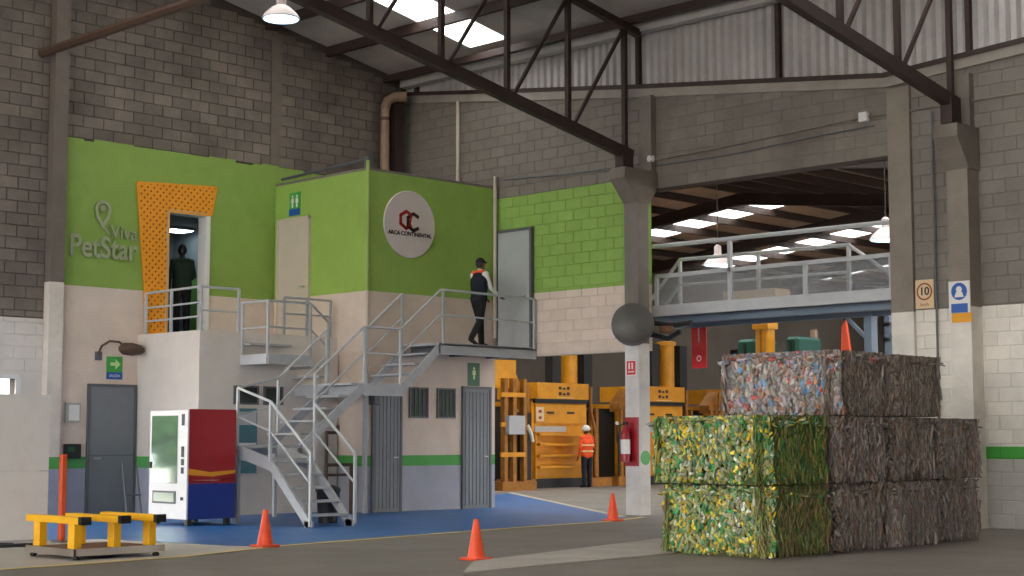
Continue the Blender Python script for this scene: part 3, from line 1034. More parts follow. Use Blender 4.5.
# speed limit and mandatory signs on the right
s = tag(bx('speed_sign', 'beige', None, XB - 0.05, XB - 0.035, 13.17, 13.5, 3.44, 3.9), 'beige speed limit sign with a ringed 10 on the block wall', 'sign')
mw = on_x(XB - 0.05, 13.335, 3.71)
ringmark('red_ring', 'ring', s, mw, 0, 0, 0.115, 0.14, 0.004)
text('lettering', '10', 'dlogo', s, 0.18, 0.002, on_x(XB - 0.053, 13.335, 3.71), bold=0.004)
text('lettering', 'km/h', 'ring', s, 0.075, 0.002, on_x(XB - 0.053, 13.335, 3.5))
s = tag(bx('mandatory_sign', 'white', None, 22.325, 22.345, 12.36, 12.72, 3.31, 3.8), 'white and blue mandatory safety sign on the pilaster', 'sign')
mw = on_x(22.325, 12.54, 3.61)
flat('blue_disc', 'blue', s, mw, circ(0, 0.03, 0.135), 0.004)
mw2 = on_x(22.32, 12.54, 3.61)
flat('pictogram', 'white', s, mw2, circ(0, 0.06, 0.05, 14), 0.003)
flat('pictogram', 'white', s, mw2, [(-0.08, -0.06), (0.08, -0.06), (0.05, 0.02), (-0.05, 0.02)], 0.003)
flat('blue_band', 'blue', s, mw, rect(0, -0.23, 0.28, 0.14), 0.004)
tag(bx('yellow_tag', 'tag_yellow', None, 22.33, 22.345, 12.34, 12.68, 3.16, 3.305), 'yellow tag just below the blue safety sign', 'tag')

# ------------------------------------------------------------------ stairs and railings
ST = thing('metal_staircase', 'light grey steel staircase with landings in front of the offices', 'staircase', (16.0, 21.5, 0))


def railing(parent, tops, base_drop, posts, mid=0.47, r=0.02, m='railm', name='railing'):
    """tops: polyline of the handrail; posts: (index point or t, drop)"""
    bm = B(); tube(bm, tops, r * 1.15, 8)
    rl = obj(name, bm, m, parent, smooth=True)
    if mid:
        bm = B(); tube(bm, [Vector(t) - Vector((0, 0, mid)) for t in tops], r * 0.9, 8); obj('mid_rail', bm, m, rl, smooth=True)
    for p in posts:
        p0 = Vector(p[:3]); dz = p[3]
        bm = B(); bar(bm, p0, p0 - Vector((0, 0, dz)), r * 2.1); obj('post', bm, m, rl)
    return rl


def plate_stringer(parent, pts, h, t, axis):
    """inclined flat stringer through pts (top edge), h tall, t thick along axis"""
    bm = B()
    off = (t, 0, 0) if axis == 'x' else (0, t, 0)
    for a, b in zip(pts, pts[1:]):
        a, b = Vector(a), Vector(b)
        prism(bm, [a, b, b - Vector((0, 0, h)), a - Vector((0, 0, h))], off)
    return obj('stringer', bm, 'stairm', parent)


# flight 1: climbs along +Y between X 15.4 and 16.25
XA0, XA1 = 15.4, 16.25
for x in (XA0, XA1 - 0.04):
    plate_stringer(ST, [(x, 19.78, 0.08), (x, 20.85, 1.06), (x, 21.75, 1.27)], 0.2, 0.04, 'x')
    bx('foot', 'stairm', ST, x, x + 0.04, 19.76, 19.95, 0, 0.1)
for k in range(5):
    z = 0.2 + 0.205 * k
    yy = 19.86 + 0.225 * k
    bx('tread', 'stairm', ST, XA0 + 0.04, XA1 - 0.04, yy, yy + 0.24, z - 0.035, z)
def plate(pts, z, t=0.045):
    bm = B(); prism(bm, [(x, y, z - t) for x, y in pts], (0, 0, t)); return obj('landing_plate', bm, 'stairm', ST)


plate([(XA0 + 0.02, 20.95), (XA1, 20.95), (16.95, 22.0), (XA0 + .02, 21.75)], 1.06)
plate([(XA0 + .02, 21.75), (16.95, 22.0), (17.1, 23.0)], 1.26)
brs('landing_beam', 'stairm', ST, (XA0 + .03, 21.76, 1.17), (17.1, 23.0, 1.2), 0.05, 0.17)
brs('landing_beam', 'stairm', ST, (XA1, 20.9, 0.97), (16.95, 22.0, 1.15), 0.05, 0.17)
brs('support_leg', 'stairm', ST, (XA0 + 0.03, 21.76, 0), (XA0 + 0.03, 21.76, 1.2), 0.06)
brs('support_leg', 'stairm', ST, (17.08, 22.98, 0), (17.08, 22.98, 1.2), 0.06)
railing(ST, [(XA0, 19.8, 1.14), (XA0, 20.85, 1.96), (XA0, 21.75, 2.2), (17.16, 23.02, 2.44), (18.24, 23.02, 3.36)], 1,
        [(XA0, 19.8, 1.14, 1.12), (XA0, 20.85, 1.96, 0.95), (XA0, 21.75, 2.2, 1.0), (17.16, 23.02, 2.44, 1.1), (18.24, 23.02, 3.36, 1.0)])
railing(ST, [(XA1, 19.76, 1.14), (XA1, 20.8, 1.94)], 1, [(XA1, 19.76, 1.14, 1.1), (XA1, 20.8, 1.94, 0.95)])
# flight 2: climbs along +X
YC, YW = 22.0, 23.02
for yy in (YC, YW - 0.04):
    plate_stringer(ST, [(16.85, yy, 1.26), (18.26, yy, 2.38)], 0.2, 0.04, 'y')
for k in range(5):
    z = 1.25 + 0.222 * (k + 1)
    x = 16.9 + 0.28 * k
    bx('tread', 'stairm', ST, x, x + 0.27, YC + 0.04, YW - 0.04, z - 0.035, z)
railing(ST, [(17.18, YC, 2.49), (18.27, YC, 3.36), (19.13, YC, 3.36), (20.12, YC, 4.15), (22.62, YC, 4.13)], 1,
        [(17.18, YC, 2.49, 0.98), (18.27, YC, 3.36, 1.02), (19.13, YC, 3.36, 1.02), (20.18, YC, 4.15, 1.02), (22.62, YC, 4.13, 1.0)])
railing(ST, [(19.16, YW, 3.40), (20.05, YW, 4.13)], 1, [(19.16, YW, 3.4, 1.0), (20.05, YW, 4.13, 1.0)])
# landing 2
bx('landing_plate', 'stairm', ST, 18.26, 19.22, YC, LY, 2.31, 2.36)
brs('landing_beam', 'stairm', ST, (18.26, YC + .02, 2.24), (19.25, YC + .02, 2.24), 0.05, 0.2)
brs('landing_beam', 'stairm', ST, (18.28, YC, 2.24), (18.28, LY, 2.24), 0.05, 0.16)
brs('support_leg', 'stairm', ST, (19.15, YBX - .12, 0), (19.15, YBX - .12, 2.3), 0.07)
# flight 3
for yy in (YC, YW - 0.04):
    plate_stringer(ST, [(19.2, yy, 2.38), (20.12, yy, 3.17)], 0.2, 0.04, 'y')
for k in range(3):
    z = 2.36 + 0.2 * (k + 1)
    x = 19.24 + 0.26 * k
    bx('tread', 'stairm', ST, x, x + 0.25, YC + 0.04, YW - 0.04, z - 0.035, z)
# landing 3
bx('landing_plate', 'stairm', ST, 20.08, 22.68, YC, YBX - 0.02, 3.11, 3.16)
brs('landing_beam', 'stairm', ST, (20.08, YC + .03, 3.04), (22.68, YC + .03, 3.04), 0.06, 0.2)
for x in (20.4, 21.4, 22.4):
    brs('joist', 'darkgrey', ST, (x, YC + .07, 3.04), (x, YBX - .01, 3.04), 0.06, 0.12)
# landing 4 (below the off-white door), steps up and down
X40, Y40, Z4 = 17.05, 23.2, 2.86
bx('landing_plate', 'stairm', ST, X40, 18.02, Y40, LY, Z4 - 0.05, Z4)
bx('fascia', 'railm', ST, X40 - 0.03, X40, Y40, LY, Z4 - 0.16, Z4 + 0.02)
bx('fascia', 'stairm', ST, X40, 18.02, Y40 - 0.03, Y40, Z4 - 0.16, Z4 + 0.02)
bx('tread', 'stairm', ST, X40 + .02, 18.0, LY - 0.25, LY, 3.06, 3.1)
for k in range(2):
    bx('tread', 'stairm', ST, 18.02 + 0.2 * k, 18.24 + 0.2 * k, Y40, LY, Z4 - 0.17 * (k + 1) - 0.035, Z4 - 0.17 * (k + 1))
railing(ST, [(X40, LY, 3.83), (X40, Y40, 3.83)], 1, [(X40, LY - .03, 3.83, 1.0), (X40, Y40, 3.83, 1.0)])
railing(ST, [(X40, Y40, 3.83), (18.0, Y40, 3.83), (18.42, Y40, 3.50)], 1, [(18.0, Y40, 3.83, 1.0), (18.42, Y40, 3.5, 1.1)], m='stairm')
# raised walkway guards
WR = thing('walkway_railing', 'grey guard rail around the raised walkway at the lattice doorway', 'railing', (16.2, 24.0, LZ))
railing(WR, [(16.24, YL - 0.14, 4.08), (LX + 0.04, LY + 0.03, 4.08)], 1, [(16.24, YL - 0.14, 4.08, 0.78), (LX + 0.04, LY + 0.03, 4.08, 0.78), (LX + 0.05, 25.0, 4.08, 0.78)], mid=0.28)
bm = B(); tube(bm, [(16.24, YL - 0.14, 3.55), (LX + 0.04, LY + 0.03, 3.55)], 0.018, 8); obj('mid_rail', bm, 'railm', WR.children[0], smooth=True)
railing(WR, [(LX + 0.04, LY + 0.03, 4.08), (17.0, LY + 0.03, 4.08)], 1, [(17.0, LY + 0.03, 4.08, 0.78)], mid=0.42)
WR2 = thing('walkway_railing', 'grey guard rail in front of the off-white door', 'railing', (18.6, 24.0, LZ))
railing(WR2, [(18.02, LY + 0.03, 4.0), (19.12, LY + 0.03, 4.0)], 1, [(18.02, LY + 0.03, 4.0, 0.7), (18.55, LY + 0.03, 4.0, 0.7), (19.12, LY + 0.03, 4.0, 0.7)], mid=0.3, m='stairm')

# things under the stairs
fr = thing('pipe_frame', 'brown steel pipe frame standing under the stairs', 'frame', (18.2, 22.9, 0))
tb('upright', 'rust', fr, [(18.16, 22.9, 0), (18.16, 22.9, 1.5)], 0.035)
tb('upright', 'rust', fr, [(18.74, 22.9, 0), (18.74, 22.9, 0.92)], 0.035)
tb('upright', 'rust', fr, [(18.42, 22.9, 1.45), (18.42, 22.9, 1.62)], 0.035)
tb('crossbar', 'rust', fr, [(18.13, 22.9, 1.48), (18.45, 22.9, 1.48)], 0.03)
tb('crossbar', 'rust', fr, [(18.16, 22.9, 0.9), (18.76, 22.9, 0.9)], 0.03)
tb('crossbar', 'rust', fr, [(18.16, 22.9, 0.72), (18.74, 22.9, 0.72)], 0.025)
bn = thing('waste_bin', 'black plastic bin tucked under the lowest stairs', 'bin', (16.35, 20.7, 0))
bm = B(); lathe(bm, (16.5, 20.75, 0), [(0.15, 0), (0.19, 0.5), (0.2, 0.52)], 18); obj('body', bm, 'black', bn, smooth=True)
bm = B(); lathe(bm, (16.5, 20.75, 0.52), [(0.21, 0), (0.2, 0.05), (0.08, 0.1), (0.0, 0.1)], 18); obj('lid', bm, 'black', bn, smooth=True)
o = tag(bx('wall_speaker', 'darkgrey', None, 19.3, 19.46, YBX - 0.2, YBX - 0.02, 2.0, 2.27, 0.02), 'dark grey box fixed beside the left ribbed door', 'box')

# ------------------------------------------------------------------ drink machine
VX0, VX1, VY0, VY1 = 14.36, 15.25, 21.58, 22.66
vm = thing('vending_machine', 'drink machine with bright glass front and red and blue side', 'machine', ((VX0 + VX1) / 2, (VY0 + VY1) / 2, 0))
bx('body', 'white', vm, VX0 + 0.02, VX1, VY0 + 0.01, VY1, 0.1, 1.82)
bx('side_panel', 'vend_red', vm, VX0, VX1, VY0 - 0.005, VY0 + 0.012, 0.72, 1.84)
bx('side_panel', 'vend_blue', vm, VX0, VX1, VY0 - 0.005, VY0 + 0.012, 0.1, 0.66)
bm = B()
prism(bm, [(VX0, VY0 - 0.005, 0.66), (VX1, VY0 - 0.005, 0.66), (VX1, VY0 - 0.005, 0.76), (VX0 + 0.5, VY0 - 0.005, 0.70), (VX0, VY0 - 0.005, 0.72)], (0, 0.017, 0))
obj('dark_red_band', bm, 'darkred', vm)
bm = B()
prism(bm, [(VX0, VY0 - 0.009, 0.80), (VX0 + 0.45, VY0 - 0.009, 0.77), (VX1, VY0 - 0.009, 0.82), (VX1, VY0 - 0.009, 0.87), (VX0 + 0.4, VY0 - 0.009, 0.84), (VX0, VY0 - 0.009, 0.90)], (0, 0.006, 0))
obj('orange_band', bm, 'lattice', vm)
bx('front_frame', 'white', vm, VX0 - 0.03, VX0 + 0.02, VY0, VY1, 0.1, 1.82)
bx('front_glass', 'mirror', vm, VX0 - 0.04, VX0 - 0.03, VY0 + 0.27, VY1 - 0.06, 0.66, 1.74)
bx('product_flap', 'darkgrey', vm, VX0 - 0.042, VX0 - 0.03, VY0 + 0.3, VY1 - 0.12, 0.34, 0.54)
bx('flap_window', 'mirror', vm, VX0 - 0.048, VX0 - 0.042, VY0 + 0.34, VY1 - 0.16, 0.37, 0.51)
for z, h in ((1.58, 0.18), (1.2, 0.05), (1.08, 0.14), (0.95, 0.1), (0.82, 0.1), (0.4, 0.05)):
    bx('control_panel', 'black', vm, VX0 - 0.04, VX0 - 0.03, VY0 + 0.09, VY0 + 0.16, z, z + h)
bx('lock', 'black', vm, VX0 - 0.06, VX0 - 0.03, VY1 - 0.07, VY1 - 0.02, 0.9, 1.0)
for x in (VX0 + 0.06, VX1 - 0.1):
    for yy in (VY0 + 0.08, VY1 - 0.1):
        bx('foot', 'black', vm, x - 0.04, x + 0.04, yy - 0.04, yy + 0.04, 0, 0.1)

# ------------------------------------------------------------------ left foreground
pn = thing('white_partition', 'plain white partition panel at the left edge', 'panel', (9.4, 19.85, 0))
bx('lower_sheet', 'white', pn, 6.2, 10.95, 19.8, 19.9, 0.03, 0.93)
bx('upper_sheet', 'white', pn, 6.2, 10.95, 19.8, 19.9, 0.94, 1.96)
bx('foot_channel', 'doorlight', pn, 6.2, 10.95, 19.77, 19.93, 0, 0.03)
ys = thing('yellow_stand', 'yellow steel stand with three bars on a low deck', 'stand', (10.0, 16.85, 0))
SX0, SX1, SY0, SY1 = 9.36, 10.5, 16.3, 17.36
bx('deck', 'wood', ys, SX0, SX1, SY0, SY1, 0.07, 0.12, 0.008)
bx('deck_edge', 'concrete_l', ys, SX0 - .02, SX1 + .02, SY0 - .03, SY0, 0.05, 0.13)
bx('deck_edge', 'concrete', ys, SX0 - .03, SX0, SY0 - .03, SY1, 0.05, 0.13)
for x in (SX0 + .05, SX1 - .05):
    for yy in (SY0 + .05, SY1 - .05):
        bm = B(); lathe(bm, (x, yy, 0), [(0.025, 0), (0.04, 0.015), (0.04, 0.035), (0.015, 0.05), (0.015, 0.07)], 12); obj('wheel_foot', bm, 'black', ys, smooth=True)
for x in (9.46, 9.97, 10.44):
    br = bx('cross_bar', 'yellow_b', ys, x - 0.06, x + 0.06, SY0, SY1 + .14, 0.40, 0.48, 0.006)
    bx('end_cap', 'black', br, x - 0.065, x + 0.065, SY0 - .07, SY0, 0.395, 0.485)
    for yy in (SY0 + .18, SY1 - .1):
        bx('leg', 'yellow_b', br, x - 0.05, x + 0.05, yy - 0.07, yy + 0.07, 0.12, 0.40, 0.006)
bl = thing('orange_bollard', 'slim orange post behind the yellow stand', 'post', (11.0, 19.4, 0))
bx('post', 'orangepost', bl, 10.9, 10.98, 19.36, 19.44, 0.02, 1.16, 0.012)
bx('base_plate', 'darkgrey', bl, 10.86, 11.14, 19.26, 19.54, 0, 0.02)
o = thing('wall_keypad', 'small black keypad with green screen by the left door', 'keypad', (14.9, YL - .02, 1.25))
bx('housing', 'black', o, 14.66, 15.0, YL - 0.09, YL - 0.02, 1.02, 1.28, 0.015)
bx('screen', 'dgreen', o, 14.72, 14.86, YL - 0.094, YL - 0.09, 1.14, 1.23)
o = thing('framed_notice', 'grey framed notice on the wall left of the door', 'frame', (14.75, YL - .02, 1.75))
bx('frame', 'silver', o, 14.68, 14.98, YL - 0.06, YL - 0.02, 1.66, 2.02)
bx('sheet', 'white', o, 14.74, 14.95, YL - 0.064, YL - 0.06, 1.7, 1.98)
cb = thing('cable_bundle', 'dark cables with white plug lying on the pale floor', 'cable', (9.6, 18.9, 0))
tb('cable', 'black', cb, [(9.0, 19.3, .03), (9.4, 19.2, .05), (9.8, 18.9, .02), (10.2, 18.8, .03)], 0.025)
tb('cable', 'black', cb, [(9.2, 19.0, .02), (9.6, 19.3, .04), (10.1, 19.1, .02)], 0.022)
bx('plug', 'white', cb, 9.45, 9.65, 18.8, 18.95, 0, 0.08, 0.01)
la = thing('wall_lamp_arm', 'brown wall lamp on a curved arm above the exit sign', 'lamp', (15.6, YL, 3.0))
tb('curved_arm', 'rust', la, [(15.32, YL - .02, 2.9), (15.34, YL - .12, 3.06), (15.45, YL - .2, 3.15), (15.62, YL - .25, 3.14), (15.72, YL - .26, 3.06)], 0.022)
bm = B(); lathe(bm, (15.62, YL - .26, 3.02), [(0.05, 0), (0.11, 0.08), (0.12, 0.25), (0.09, 0.42), (0.05, 0.48)], 16, (1, -0.1, -0.03)); obj('lamp_head', bm, 'rust', la, smooth=True)
bx('mount_plate', 'darkgrey', la, 15.26, 15.4, YL - .04, YL - .02, 2.8, 2.96)
tr = thing('hand_trolley', 'slim grey trolley frame leaning between door and drink machine', 'trolley', (15.1, 24.6, 0))
for x in (15.0, 15.28):
    tb('rail', 'darkgrey', tr, [(x - 0.02, 24.35, 0.03), (x + 0.1, 24.75, 0.95)], 0.018)
tb('crossbar', 'darkgrey', tr, [(15.03, 24.5, 0.4), (15.33, 24.5, 0.4)], 0.016)
bx('foot', 'black', tr, 14.98, 15.3, 24.2, 24.4, 0.0, 0.05)


# ------------------------------------------------------------------ cones
def cone(p, h, label):
    t = thing('traffic_cone', label, 'cone', (p.x, p.y, 0), 'orange traffic cones')
    k = h / 0.45
    bm = B(); box(bm, p.x - .135 * k, p.x + .135 * k, p.y - .135 * k, p.y + .135 * k, 0, 0.03 * k); obj('base', bm, 'orange', t, bevel=0.012)
    bm = B(); lathe(bm, (p.x, p.y, 0.03 * k), [(0.10 * k, 0), (0.095 * k, 0.02 * k), (0.03 * k, 0.40 * k), (0.022 * k, 0.42 * k)], 20); obj('cone_body', bm, 'orange', t, smooth=True)


cone(P(265, 547, Z=0), 0.47, 'orange traffic cone in front of the blue drink machine side')
cone(P(476, 560, Z=0), 0.46, 'orange traffic cone nearest the camera by the raised slab')
cone(P(613, 521, Z=0), 0.46, 'orange traffic cone beside the extinguisher column')

# ------------------------------------------------------------------ back hall shell
bh = struct(bx('wall_far_left', 'backwall', None, XB + 0.2, 62, 38.0, 38.2, 0, 9.0), 'grey far wall of the hall behind the balers')
struct(bx('wall_far_end', 'backwall', None, 61.0, 61.2, -6, 38.0, 0, 13.5), 'grey end wall far behind the opening')
struct(bx('wall_far_right', 'backwall', None, XB + 0.2, 61.0, -6.2, -6.0, 6.6, 13.5), 'unseen side wall of the back hall, left open below to let daylight in')  # unseen; shaped open below so sky light reaches the back hall


def rz2(y):
    return 8.3 + 0.115 * (34.8 - y) if y > 29.2 else 8.944 - 0.115 * (29.2 - y)


bm = B()
box(bm, XB + 0.2, XB + 0.3, 26.3, 38.0, 0, 9.0)
struct(obj('wall_divider', bm, 'backwall', None), 'dividing wall above and beside the opening, seen from the back hall')
c2 = struct(brs('ceiling_back', 'steel', None, (XB + .3, 37.7, rz2(37.7) - .1), (61, 37.7, rz2(37.7) - .1), 0.14, 0.2), 'brown sheet roof over the back hall', 'roof')
SKX = [(41.3, 42.7), (48.3, 49.8), (31.0, 32.4), (28.0, 29.4), (25.0, 26.4), (55.0, 56.5)]  # strips nearest the opening are unseen, added to brighten the back hall
ex2 = sorted({XB + 0.1, 61.2} | {a for s_ in SKX for a in s_})
yp = [38.2 - 1.5 * k for k in range(30)]
for a, b in zip(ex2, ex2[1:]):
    sky = (a, b) in SKX
    if sky:
        for y0, y1 in zip(yp, yp[1:]):
            bm = B()
            prism(bm, [(a, y0, rz2(y0) + .1), (b, y0, rz2(y0) + .1), (b, y1, rz2(y1) + .1), (a, y1, rz2(y1) + .1)], (0, 0, .004))
            obj('skylight_panel', bm, 'skylight', c2)
        continue
    n = max(1, round((b - a) / 1.1))
    for k in range(n):
        x0, x1 = a + (b - a) * k / n, a + (b - a) * (k + 1) / n - .004
        for y0, y1 in ((38.2, 29.2), (29.2, -6.2)):
            bm = B()
            prism(bm, [(x0, y0, rz2(y0) + .1), (x1, y0, rz2(y0) + .1), (x1, y1, rz2(y1) + .1), (x0, y1, rz2(y1) + .1)], (0, 0, .03))
            obj('roof_sheet', bm, 'roof_b', c2)
for yy in yp[1:]:
    brs('purlin', 'steel', c2, (XB + .3, yy, rz2(yy) - .02), (61, yy, rz2(yy) - .02), 0.12, 0.22)
for xx, lab in ((30.2, 'dark steel rafter nearest the opening in the back hall'), (39.0, 'dark steel rafter above the first skylight row in the back hall'), (45.2, 'dark steel rafter between the skylight rows in the back hall'), (53.3, 'dark steel rafter far back in the back hall')):
    t = thing('roof_rafter', lab, 'rafter', (xx, 29.2, rz2(29.2) - .5), 'back hall rafters')
    for y0, y1 in ((37.9, 29.2), (29.2, -5.9)):
        brs('web', 'steel', t, (xx, y0, rz2(y0) - .28), (xx, y1, rz2(y1) - .28), 0.05, 0.34)
        brs('flange', 'steel', t, (xx, y0, rz2(y0) - .45), (xx, y1, rz2(y1) - .45), 0.2, 0.04)


# ------------------------------------------------------------------ hanging lamps
def bay_lamp(c, r, label, glow='lampglow', drop=1.2):
    t = thing('bay_lamp', label, 'lamp', c, 'hanging bay lamps')
    cx, cy, cz = c
    bm = B(); lathe(bm, c, [(r * .98, 0), (r, 0.01), (r * .82, 0.09 * r / .3), (r * .45, 0.19 * r / .3), (r * .26, 0.22 * r / .3), (r * .24, .38 * r / .3), (r * .1, .42 * r / .3)], 24)
    obj('shade', bm, 'pink', t, smooth=True)
    bm = B(); lathe(bm, (cx, cy, cz - 0.012), [(r * .2, -0.02), (r * .9, 0.0), (r * .92, 0.012)], 24); obj('diffuser', bm, glow, t, smooth=True)
    tb('hanger', 'steel', t, [(cx, cy, cz + .4 * r / .3), (cx, cy, cz + drop)], 0.014)


bay_lamp(tuple(P(281, 19, Y=22.6)), 0.34, 'bay lamp with bluish glow hanging near the left roof', drop=1.55)
q = P(718, 265, X=33.0); bay_lamp(tuple(q), 0.38, 'pale bay lamp hanging behind the left end of the bridge', drop=rz2(q.y) - q.z + .1)
q = P(886, 240, X=30.0); bay_lamp(tuple(q), 0.36, 'pale green bay lamp hanging by the right jamb', drop=rz2(q.y) - q.z + .1)

# ------------------------------------------------------------------ bridge across the opening
br = thing('steel_bridge', 'light grey steel walkway bridge with railings across the opening', 'bridge', (23.8, 16.6, 3.65))
XF, XR = 23.02, 24.6
bx('deck_plate', 'stairm', br, XF, XR + 0.1, 13.0, 19.9, 3.78, 3.84)
brs('edge_beam', 'railm', br, (XF, 13.0, 3.75), (XF, 19.25, 3.75), 0.08, 0.2)
brs('under_beam', 'bluegrey', br, (XF + 0.5, 13.0, 3.66), (XF + 0.5, 20.0, 3.66), 0.14, 0.24)
brs('under_beam', 'bluegrey', br, (XR, 13.0, 3.66), (XR, 20.0, 3.66), 0.14, 0.24)
bm = B(); bar(bm, (XF, 13.0, 4.4), (XF, 19.2, 4.4), 0.07); fr_ = obj('railing', bm, 'railm', br)
for yy in (19.18, 17.47, 15.85, 14.15):
    bx('post', 'railm', fr_, XF - .035, XF + .035, yy - .035, yy + .035, 3.8, 4.92 if yy == 17.47 else 4.4)
tb('mid_rail', 'railm', fr_, [(XF, 13.0, 4.94), (XF, 19.4, 4.97)], 0.04)
bm = B(); box(bm, XF - .004, XF + .004, 13.0, 19.18, 3.85, 4.38); obj('mesh_screen', bm, 'screen', br)
bm = B(); tube(bm, [(XR, 20.7, 4.1), (XR, 19.9, 4.9), (XR, 16.0, 4.86), (XR, 14.6, 3.9)], 0.035, 8); rr = obj('railing', bm, 'railm', br, smooth=True)
tb('mid_rail', 'railm', rr, [(XR, 20.3, 4.0), (XR, 19.9, 4.4), (XR, 16.0, 4.37)], 0.028)
for yy in (19.9, 18.0, 16.0):
    bx('post', 'railm', rr, XR - .03, XR + .03, yy - .03, yy + .03, 3.8, 4.9)
tag(bx('storage_crate', 'beige', None, 24.0, 24.5, 17.2, 18.4, 3.845, 4.12, 0.02), 'pale beige crate standing on the bridge deck', 'crate')
bx('support_column', 'bluegrey', br, 24.5, 24.7, 15.5, 15.65, 0, 3.66)
brs('knee_brace', 'bluegrey', br, (24.6, 15.6, 3.1), (24.6, 16.15, 3.62), 0.06)

# fan drum and black bracket on the column
dr = thing('wall_fan', 'dark round fan drum fixed on the centre column', 'fan', (21.9, 19.1, 3.0))
bm = B(); lathe(bm, (21.9, 18.82, 3.42), [(0.02, -0.34), (0.2, -0.33), (0.34, -0.2), (0.38, 0.0), (0.37, 0.16), (0.25, 0.24), (0.02, 0.26)], 28, (-0.78, -0.6, 0.12)); obj('drum', bm, mat('drum_grey', (84, 82, 78), 0.45, 0.1, 5), dr, smooth=True)
bm = B(); lathe(bm, (21.9, 18.82, 3.42), [(0.385, -0.02), (0.39, 0.0), (0.385, 0.02)], 28, (-0.78, -0.6, 0.12)); obj('rim', bm, 'darkgrey', dr, smooth=True)
tb('bracket', 'black', dr, [(22.2, 18.86, 3.5), (22.5, 18.4, 3.42), (22.55, 18.0, 3.45)], 0.05)
tb('bracket', 'black', dr, [(22.2, 18.86, 3.3), (22.45, 18.45, 3.18), (22.5, 18.2, 3.3)], 0.05)
bx('motor', 'wood', dr, 22.3, 22.45, 18.3, 18.55, 3.28, 3.4, 0.02)

# conduits on the back wall
cd = thing('wall_conduit', 'thin grey conduit with junction box across the back wall', 'conduit', (XB - .08, 15, 6.6))
tb('pipe', 'concrete', cd, [(XB - .06, 19.0, 6.52), (XB - .06, 17.4, 6.56), (XB - .06, 14.5, 6.68), (XB - .06, 12.8, 6.66), (XB - .06, 3.0, 6.66)], 0.019)
bx('junction_box', 'white', cd, XB - .14, XB - .03, 14.28, 14.44, 6.6, 6.76, 0.01)
bm = B(); lathe(bm, (XB - .1, 18.95, 6.55), [(0.06, -0.06), (0.08, 0), (0.06, .06)], 12); obj('junction_box', bm, 'white', cd, smooth=True)
tag(tb('wall_cable', 'darkgrey', None, [(XB - .04, 18.9, 6.42), (XB - .04, 17, 6.42), (XB - .04, 15.2, 6.5), (XB - .04, 14.2, 6.52)], 0.014), 'thin dark cable sagging just below the conduit', 'cable')
tag(tb('wall_cable', 'darkgrey', None, [(XB - .05, 22.9, 6.62), (XB - .05, 21, 6.52), (XB - .05, 19.3, 6.5)], 0.016), 'thin dark cable above the green block wall', 'cable')
tag(tb('drop_pipe', 'dooroff', None, [(XB - .06, 24.25, 6.5), (XB - .06, 24.25, 8.45)], 0.04), 'pale vertical pipe on the wall above the green box', 'pipe')
tag(tb('drop_pipe', 'darkgrey', None, [(XB - .06, 13.12, 0.0), (XB - .06, 13.12, 6.6)], 0.018), 'thin dark cable running down beside the speed limit sign', 'cable')
dp_ = thing('downspout', 'clay coloured downspout with elbow in the upper corner', 'pipe', (22.0, 25.75, 6.74))
tb('shaft', 'pipe', dp_, [(21.94, 25.78, 6.74), (21.94, 25.78, 8.4)], 0.1, 14)
tb('elbow', 'pipe', dp_, [(21.94, 25.78, 8.4), (21.98, 25.76, 8.58), (22.12, 25.66, 8.68), (22.3, 25.5, 8.68)], 0.11, 14)
tb('collar', 'rust', dp_, [(21.94, 25.78, 8.15), (21.94, 25.78, 8.22)], 0.115, 14)
bx('dark_side_strip', 'steel', dp_, 22.16, 22.4, 25.7, 25.9, 6.74, 8.7)  # dark strip added as the unlit side of the pipe

